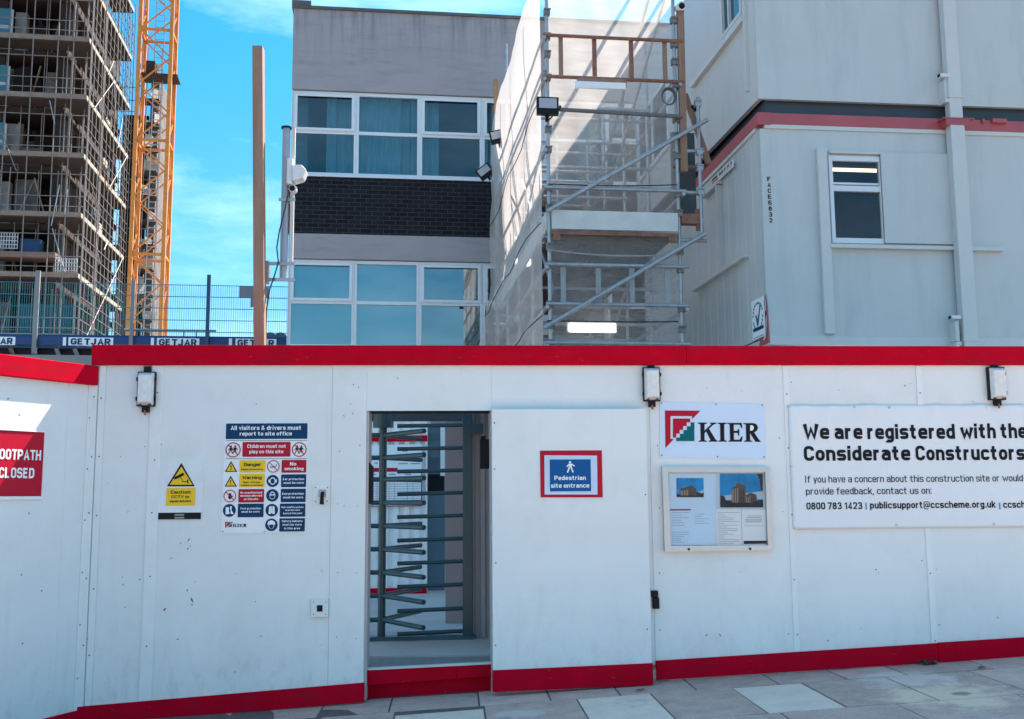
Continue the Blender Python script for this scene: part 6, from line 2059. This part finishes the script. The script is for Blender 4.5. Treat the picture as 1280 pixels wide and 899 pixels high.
for du in (0.35, 0.75): m.beam((Wm * 0.35 + du - 0.3, Wm * 0.6, 0), (Wm * 0.35 + du - 0.3, Wm * 0.6, ZC_T), 0.04, 0.04)
z = 6
while z < ZC_T: m.box(Wm * 0.35 + 0.05, Wm * 0.35 + 0.45, Wm * .6 - .015, Wm * .6 + .015, z, z + 0.03); z += 0.3
cr_.part("ladder", m, GALV)
zp = mast_hit(190, 97, 46.6).z
m = MB(); m.box(0.1, Wm + 0.3, 0.15, Wm - 0.15, zp, zp + 0.07); m.box(0.25, 0.65, 0.4, Wm - 0.4, zp + 0.07, zp + 0.75)
cr_.part("rest_platform", m, RAWC)

# ------------------------------------------------------------------ building under construction, wrapped in tube scaffold
zt1 = TW.hit(101, 347)[1]
dz = (TW.hit(112, 52)[1] - zt1) / 4
LEV = [zt1 + dz * k for k in range(-4, 7)]
nb = T("unfinished_building", "unfinished concrete frame building behind the scaffold at the far left", "building", TW, (-8, 8, 0))
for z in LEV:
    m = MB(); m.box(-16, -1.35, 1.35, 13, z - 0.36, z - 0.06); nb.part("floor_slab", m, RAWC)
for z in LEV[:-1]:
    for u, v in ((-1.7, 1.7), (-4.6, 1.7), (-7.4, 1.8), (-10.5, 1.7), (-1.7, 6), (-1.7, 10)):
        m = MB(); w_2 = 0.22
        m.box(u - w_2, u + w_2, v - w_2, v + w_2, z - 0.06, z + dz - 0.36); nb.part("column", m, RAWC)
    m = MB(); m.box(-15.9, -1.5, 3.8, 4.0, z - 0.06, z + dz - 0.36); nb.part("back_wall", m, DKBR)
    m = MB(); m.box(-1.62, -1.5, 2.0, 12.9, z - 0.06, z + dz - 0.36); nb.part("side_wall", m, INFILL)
for k, (x0, x1, li) in enumerate(((60, 108, 7), (48, 100, 6), (60, 95, 5), (62, 100, 8), (40, 78, 4))):
    z = LEV[li]; u0, u1 = TW.hit(x0, 100, 3.5)[0], TW.hit(x1, 100, 3.5)[0]
    m = MB(); m.box(u0, u1, 3.5, 3.6, z - 0.05, z + dz * 0.78); nb.part("infill_board", m, INFILL)
for x, li, w_2 in ((24, 8, 0.28), (28, 7, .33), (22, 6, .3), (16, 5, .22), (12, 4, .25), (30, 9, .3)):
    z = LEV[li]; u = TW.hit(x, 100, 2.2)[0]
    m = MB(); m.box(u - w_2, u + w_2, 2.0, 2.4, z - 0.05, z + dz * 0.75); m.box(u - w_2 * .4, u + w_2 * 1.25, 1.9, 2.3, z - 0.05, z + dz * 0.35); nb.part("wrapped_column", m, PALECOL)
for li in (7, 8, 6):
    z = LEV[li]; u0, u1 = TW.hit(40, 100, 2)[0], TW.hit(62, 100, 2)[0]
    m = MB(); m.beam((u0, 2.6, z + dz * .72), (u1, 2.6, z + 0.2), 0.16, 0.05); nb.part("stair_stringer", m, RAWC)
for li, h in ((9, 0.95), (8, 0.95), (7, 0.9), (6, 0.9)):
    z = LEV[li] - dz * .05
    u0, u1 = TW.hit(-14, 100, 0.9)[0], TW.hit(9, 100, 0.9)[0]
    f = MB(); f.box(u0, u1, 1.2, 1.3, z + 0.1, z + dz * 0.72); f_o = nb.part("window", f, M("pale_frame_%d" % li, (0.55, 0.62, 0.64), 0.5))
    g = MB()
    for a_ in (0.03, 0.52):
        g.box(u0 + 0.1, u1 - 0.1, 1.15, 1.199, z + 0.1 + dz * .72 * a_ + 0.1, z + 0.1 + dz * 0.72 * (a_ + .44))
    nb.part("louvre", g, TEALP, f_o)
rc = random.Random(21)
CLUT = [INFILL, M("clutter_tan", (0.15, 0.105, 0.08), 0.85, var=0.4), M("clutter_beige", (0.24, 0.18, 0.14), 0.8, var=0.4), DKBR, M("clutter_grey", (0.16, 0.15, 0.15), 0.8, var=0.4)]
for li in range(3, 10):
    z = LEV[li]
    for k in range(5):
        u = rc.uniform(-6.2, -1.9); w_2 = rc.uniform(0.15, 0.6); h_ = rc.uniform(0.25, 0.85) * dz
        v0 = rc.uniform(1.5, 3.4); m = MB(); m.box(u - w_2, u + w_2, v0, v0 + rc.uniform(.05, .5), z - 0.05, z + h_)
        nb.part("site_material", m, rc.choice(CLUT))
    for k in range(2):
        u = rc.uniform(-5.5, -1.7); m = MB(); m.beam((u, rc.uniform(1.5, 3), z), (u + rc.uniform(-.8, .8), rc.uniform(1.5, 3), z + dz * .8), 0.07, 0.07); nb.part("prop", m, rc.choice((GALV, RUST, PALEB)))
# wing set back on the right
V5 = 11.2
w0, w1, w2_ = TW.hit(146, 200, V5)[0], TW.hit(172, 200, V5)[0], TW.hit(198, 200, V5)[0]
for z in LEV[:-3]:
    zz = z + dz * 0.45
    m = MB(); m.box(w0, w1 + 0.4, V5, V5 + 6, zz - 0.5, zz); nb.part("floor_slab", m, INFILL)
    m = MB(); m.box(w0, w1 + 0.3, V5 + 1.2, V5 + 1.4, zz + 0.001, zz + dz - 0.5); nb.part("back_wall", m, DKBR)
zs1, zs0 = TW.hit(185, 95, V5)[1], TW.hit(185, 420, V5)[1]
# the scaffold around it
ts = T("tube_scaffold", "tall grey tube scaffold with timber boards wrapping the unfinished building at the left", "scaffold", TW, (-4, 0, 0))
TS = M("scaffold_tube_grey", (0.27, 0.225, 0.20), 0.55, 0.3, var=0.2)
def tt(name, p, q, r=0.032):
    m = MB(); m.pipe([p, q], r, 6); ts.part(name, m, TS)
ZT_ = LEV[-1]
fu = [TW.hit(x, 100)[0] for x in (112.5, 90, 70.5, 39, 9, -22, -55)]
for u in fu: tt("standard", (u, 0, 0), (u, 0, ZT_), 0.029)
for u in fu[:5]: tt("standard", (u + 0.35, 1.15, 0), (u + .35, 1.15, ZT_), 0.022)
rv = [0.6, 1.15, 1.9, 2.6, 3.3, 4.1, 4.9, 5.6, 6.4, 7.2, 8.1, 9.0]
for v in rv: tt("standard", (0, v, 0), (0, v, ZT_), 0.026)
for v in rv[::2]: tt("standard", (-1.15, v, 0), (-1.15, v, ZT_), 0.028)
UL = fu[-1] - 0.3
for z in LEV:
    m = MB(); m.box(UL, 0.0, 0.03, 1.2, z - 0.06, z - 0.01); m.box(-1.2, 0.0, 1.21, 9.2, z - 0.06, z - 0.01); ts.part("boarded_lift", m, LIFT)
    m = MB(); m.box(UL, -0.04, -0.0, 0.028, z - 0.005, z + 0.24); ts.part("toe_board", m, M("toe_board_brown", (0.27, 0.195, 0.155), 0.8, var=0.25) if z == LEV[0] else bpy.data.materials["toe_board_brown"])
    m = MB(); m.box(-0.03, 0.005, 0.0, 9.2, z - 0.005, z + 0.20); ts.part("toe_board", m, PALEB)
    for h in (0.5, 1.0, 1.55, 2.1):
        if h != 1.55: tt("guard_rail", (UL, -0.05, z + h), (0.15, -0.05, z + h), 0.021)
        tt("guard_rail", (0.05, -0.15, z + h), (0.05, 9.3, z + h), 0.02)
for k, z in enumerate(LEV[:-1]):
    a, b = (1.15, 4.9) if k % 2 else (4.9, 8.6)
    if k in (1, 3, 4, 6, 7, 9): tt("brace", (0.1, a, z), (0.1, b, z + dz), 0.03)
for z in LEV[3:-1]:
    for v in (2.9, 5.5, 8.2):
        m = MB(); m.pipe([(0.06, v, z), (0.06, v, z + dz * 0.9)], 0.022, 5); ts.part("prop", m, TS)
    for u in (-0.45, -1.5, -2.4, -3.4, -4.2):
        m = MB(); m.pipe([(u, 1.2, z), (u, 1.2, z + dz * .88)], 0.025, 5); ts.part("prop", m, TS)
rc = random.Random(5)
for k in range(12):
    z = LEV[3] + rc.uniform(0, 6) * dz; v0 = rc.uniform(0.3, 7)
    m = MB(); m.pipe([(0.08, v0, z), (0.08, v0 + rc.uniform(.6, 2.2), z + rc.choice((-1, 1)) * rc.uniform(.4, 2.2))], 0.026, 6); ts.part("brace", m, rc.choice((TS, GALV, RUST)))
for k in range(9):
    z = LEV[3] + rc.uniform(0, 6) * dz; u = rc.uniform(-5, -.4)
    m = MB(); m.pipe([(u, -0.07, z), (u + rc.uniform(-1.1, 1.1), -0.07, z + rc.uniform(.6, 2.6))], 0.024, 6); ts.part("brace", m, rc.choice((TS, GALV, RUST)))
for k in range(12):
    z = LEV[3 + k % 6] + rc.uniform(.15, .9); v0 = rc.uniform(0.3, 8)
    m = MB(); m.box(-0.04, -0.01, v0, v0 + rc.uniform(.4, 1.3), z, z + rc.uniform(.15, .5)); ts.part("brick_guard", m, rc.choice((RUST, BOARD, CABDK, PALEB)))
# set-back wing scaffold
for x in (150, 160, 171, 178, 186, 196):
    u = TW.hit(x, 250, V5 - 0.6)[0]; tt("standard", (u, V5 - 0.6, 0), (u, V5 - 0.6, TW.hit(x, 60 if x > 170 else 5, V5 - .6)[1]), 0.03)
for z in LEV[:-3]:
    for h in (0.5, 1.4, 2.2): tt("guard_rail", (w0 - 0.3, V5 - 0.6, z + h), (w2_ + 0.1, V5 - 0.6, z + h), 0.026)
for z in (LEV[8] + 0.4, LEV[8] + 1.1, LEV[8] + 1.9): tt("guard_rail", (w0 - .3, V5 - .6, z), (w1, V5 - .6, z), 0.026)
rs = random.Random(9)
zz = zs0 - 0.5
while zz < zs1:
    for k in range(2):
        a_, b_ = sorted((rs.uniform(0, 1), rs.uniform(0, 1)))
        if b_ - a_ < .25: b_ = a_ + .3
        u0, u1 = w1 + 0.1 + (w2_ - w1 - 0.1) * a_, w1 + 0.1 + (w2_ - w1 - 0.1) * min(1, b_)
        h_ = rs.uniform(0.35, 1.1); v0 = V5 - 0.3 + rs.uniform(0, .9)
        P = lambda a, b: (u0 + (u1 - u0) * a, v0 + 0.5 * a + rs.uniform(-.05, .05), zz + h_ * b + rs.uniform(-.04, .04))
        ts.part("debris_sheet", sheet_grid(P, 4, 4), rs.choice((SHEET, SHEET, PALEB, BOARD, CABDK)))
    m = MB(); m.box(w1, w2_, V5 - 0.5, V5 + 0.6, zz - 0.12, zz - 0.06); ts.part("boarded_lift", m, LIFT)
    zz += dz * 0.5
m = MB(); m.box(w1 + 0.35, w2_ - 0.35, V5 + 1.3, V5 + 5, zs0 - 3, zs1 + 0.4); nb.part("back_wall", m, M("wing_wall", (0.16, 0.125, 0.105), 0.9, var=0.5, scale=1.5))
# things on the lifts
u, z = TW.hit(83, 345, 0.5)
zz = LEV[4]
m = MB()
for k in range(9): m.box(u - 0.5 + k * 0.125, u - 0.47 + k * 0.125, 0.3, 0.33, zz, zz + 1.0)
for k in range(6): m.box(u - 0.5, u + 0.53, 0.3, 0.33, zz + 0.0 + k * 0.19, zz + 0.03 + k * 0.19)
solo("edge_barrier", m, M("barrier_white", (0.62, 0.66, 0.68), 0.5), "white mesh edge barrier on a lower lift of the left scaffold, near its corner", "barrier", TW, (u, .3, zz), "edge barriers on the left scaffold")
u2 = TW.hit(9, 310, 0.5)[0]; zz2 = LEV[4] + dz * .47
m2 = bpy.data.objects[-1] if False else None
m = MB()
for k in range(9): m.box(u2 - 0.5 + k * 0.125, u2 - 0.47 + k * 0.125, 0.3, 0.33, zz2, zz2 + .8)
for k in range(5): m.box(u2 - 0.5, u2 + 0.53, 0.3, 0.33, zz2 + k * 0.19, zz2 + 0.03 + k * 0.19)
solo("edge_barrier", m, bpy.data.materials["barrier_white"], "white mesh edge barrier on the left scaffold beside the blue crate", "barrier", TW, (u2, .3, zz2), "edge barriers on the left scaffold")
q = TW.r(0, 317, 72, 324, 0.6)
m = MB(); m.box(UL, q[1], 0.2, 1.3, q[2], q[3]); ts.part("loading_bay", m, M("bay_timber", (0.26, 0.16, 0.12), 0.8))
q2 = TW.r(26, 301, 50, 316.5, 0.7)
m = MB(); m.box(q2[0], q2[1], 0.6, 1.25, q[3] + 0.005, q2[3]); m.box(q2[0] - 0.03, q2[1] + 0.03, 0.57, 1.28, q2[3], q2[3] + 0.06); m.box(q2[0] - 0.02, q2[0] + 0.06, 0.57, 0.6, q[3] + .005, q2[3])
solo("crate", m, M("crate_blue", (0.01, 0.05, 0.14), 0.6), "blue crate on the loading bay of the left scaffold", "crate", TW, (q2[0], .6, q[3]))
u0, u1 = TW.hit(24, 400, 1.28)[0], TW.hit(92, 400, 1.28)[0]
m = sheet_grid(lambda a, b: (u0 + (u1 - u0) * a, 1.27 + 0.04 * math.sin(a * 30), LEV[3] - 1.5 + (dz + 0.4) * b), 40, 4)
solo("blue_sheet", m, M("blue_net", (0.012, 0.10, 0.15), 0.7, var=0.35, scale=2, stretch=(3, 1, .5)), "dark blue sheeting hung behind the lowest visible lift of the left scaffold", "sheeting", TW, (u0, 1.27, LEV[3] - 1.5))

# ------------------------------------------------------------------ weed and dry leaves along the foot of the hoarding
LEAFG = M("weed_green", (0.06, 0.10, 0.02), 0.7, var=0.3, scale=30)
LEAFB = M("dry_leaf", (0.25, 0.13, 0.06), 0.8, var=0.3, scale=30)
u, z = H.hit(1160, 829, -0.06)
m = MB(); rl = random.Random(2)
for k in range(26):
    a = rl.uniform(0, 6.28); l_ = rl.uniform(.03, .075); x0, y0 = u + rl.uniform(-.05, .05), -0.06 + rl.uniform(-.02, .02)
    zz = gz(x0) - 0.005; c, q = math.cos(a), math.sin(a)
    m.add([(x0, y0, zz), (x0 + c * l_ * .5 - q * .012, y0 + q * l_ * .5 + c * .012, zz + l_ * .5), (x0 + c * l_, y0 + q * l_, zz + l_ * .35), (x0 + c * l_ * .5 + q * .012, y0 + q * l_ * .5 - c * .012, zz + l_ * .5)], [(0, 1, 2, 3)])
solo("weed", m, LEAFG, "small green weed growing at the foot of the red kickboard, under the banner's right part", "plant", H, (u, -0.06, gz(u)))
for px, py, lab in ((1076, 858, "dry brown leaf on the paving just right of the folded-back door's foot"), (466, 872, "dry brown leaf on the paving at the left end of the doorway step"), (560, 866, "dry brown leaf on the paving below the middle of the doorway step"), (1225, 836, "dry brown leaf on the paving near the green weed")):
    x, y = (px if px != 1076 else 800), (py if px != 1076 else 864)
    d = FW * FPX + RT * (x - 640) - UP * (y - 449.5)
    t0 = (CAM.z - 0.117) / (0.052 * d.x - d.z); p = CAM + d * t0
    m = MB()
    for k in range(3):
        a = rl.uniform(0, 6.28); c, q = math.cos(a) * .03, math.sin(a) * .03; x0, y0 = p.x + rl.uniform(-.02, .02), p.y + rl.uniform(-.012, .012); zz = gz(x0) + .006
        m.add([(x0 - c, y0 - q, zz), (x0 + q * .5, y0 - c * .5, zz + .012), (x0 + c, y0 + q, zz + .006), (x0 - q * .5, y0 + c * .5, zz + .014)], [(0, 1, 2, 3)])
    solo("dry_leaf", m, LEAFB, lab, "leaf", W, (p.x, p.y, gz(p.x)), "dry leaves at the foot of the hoarding")
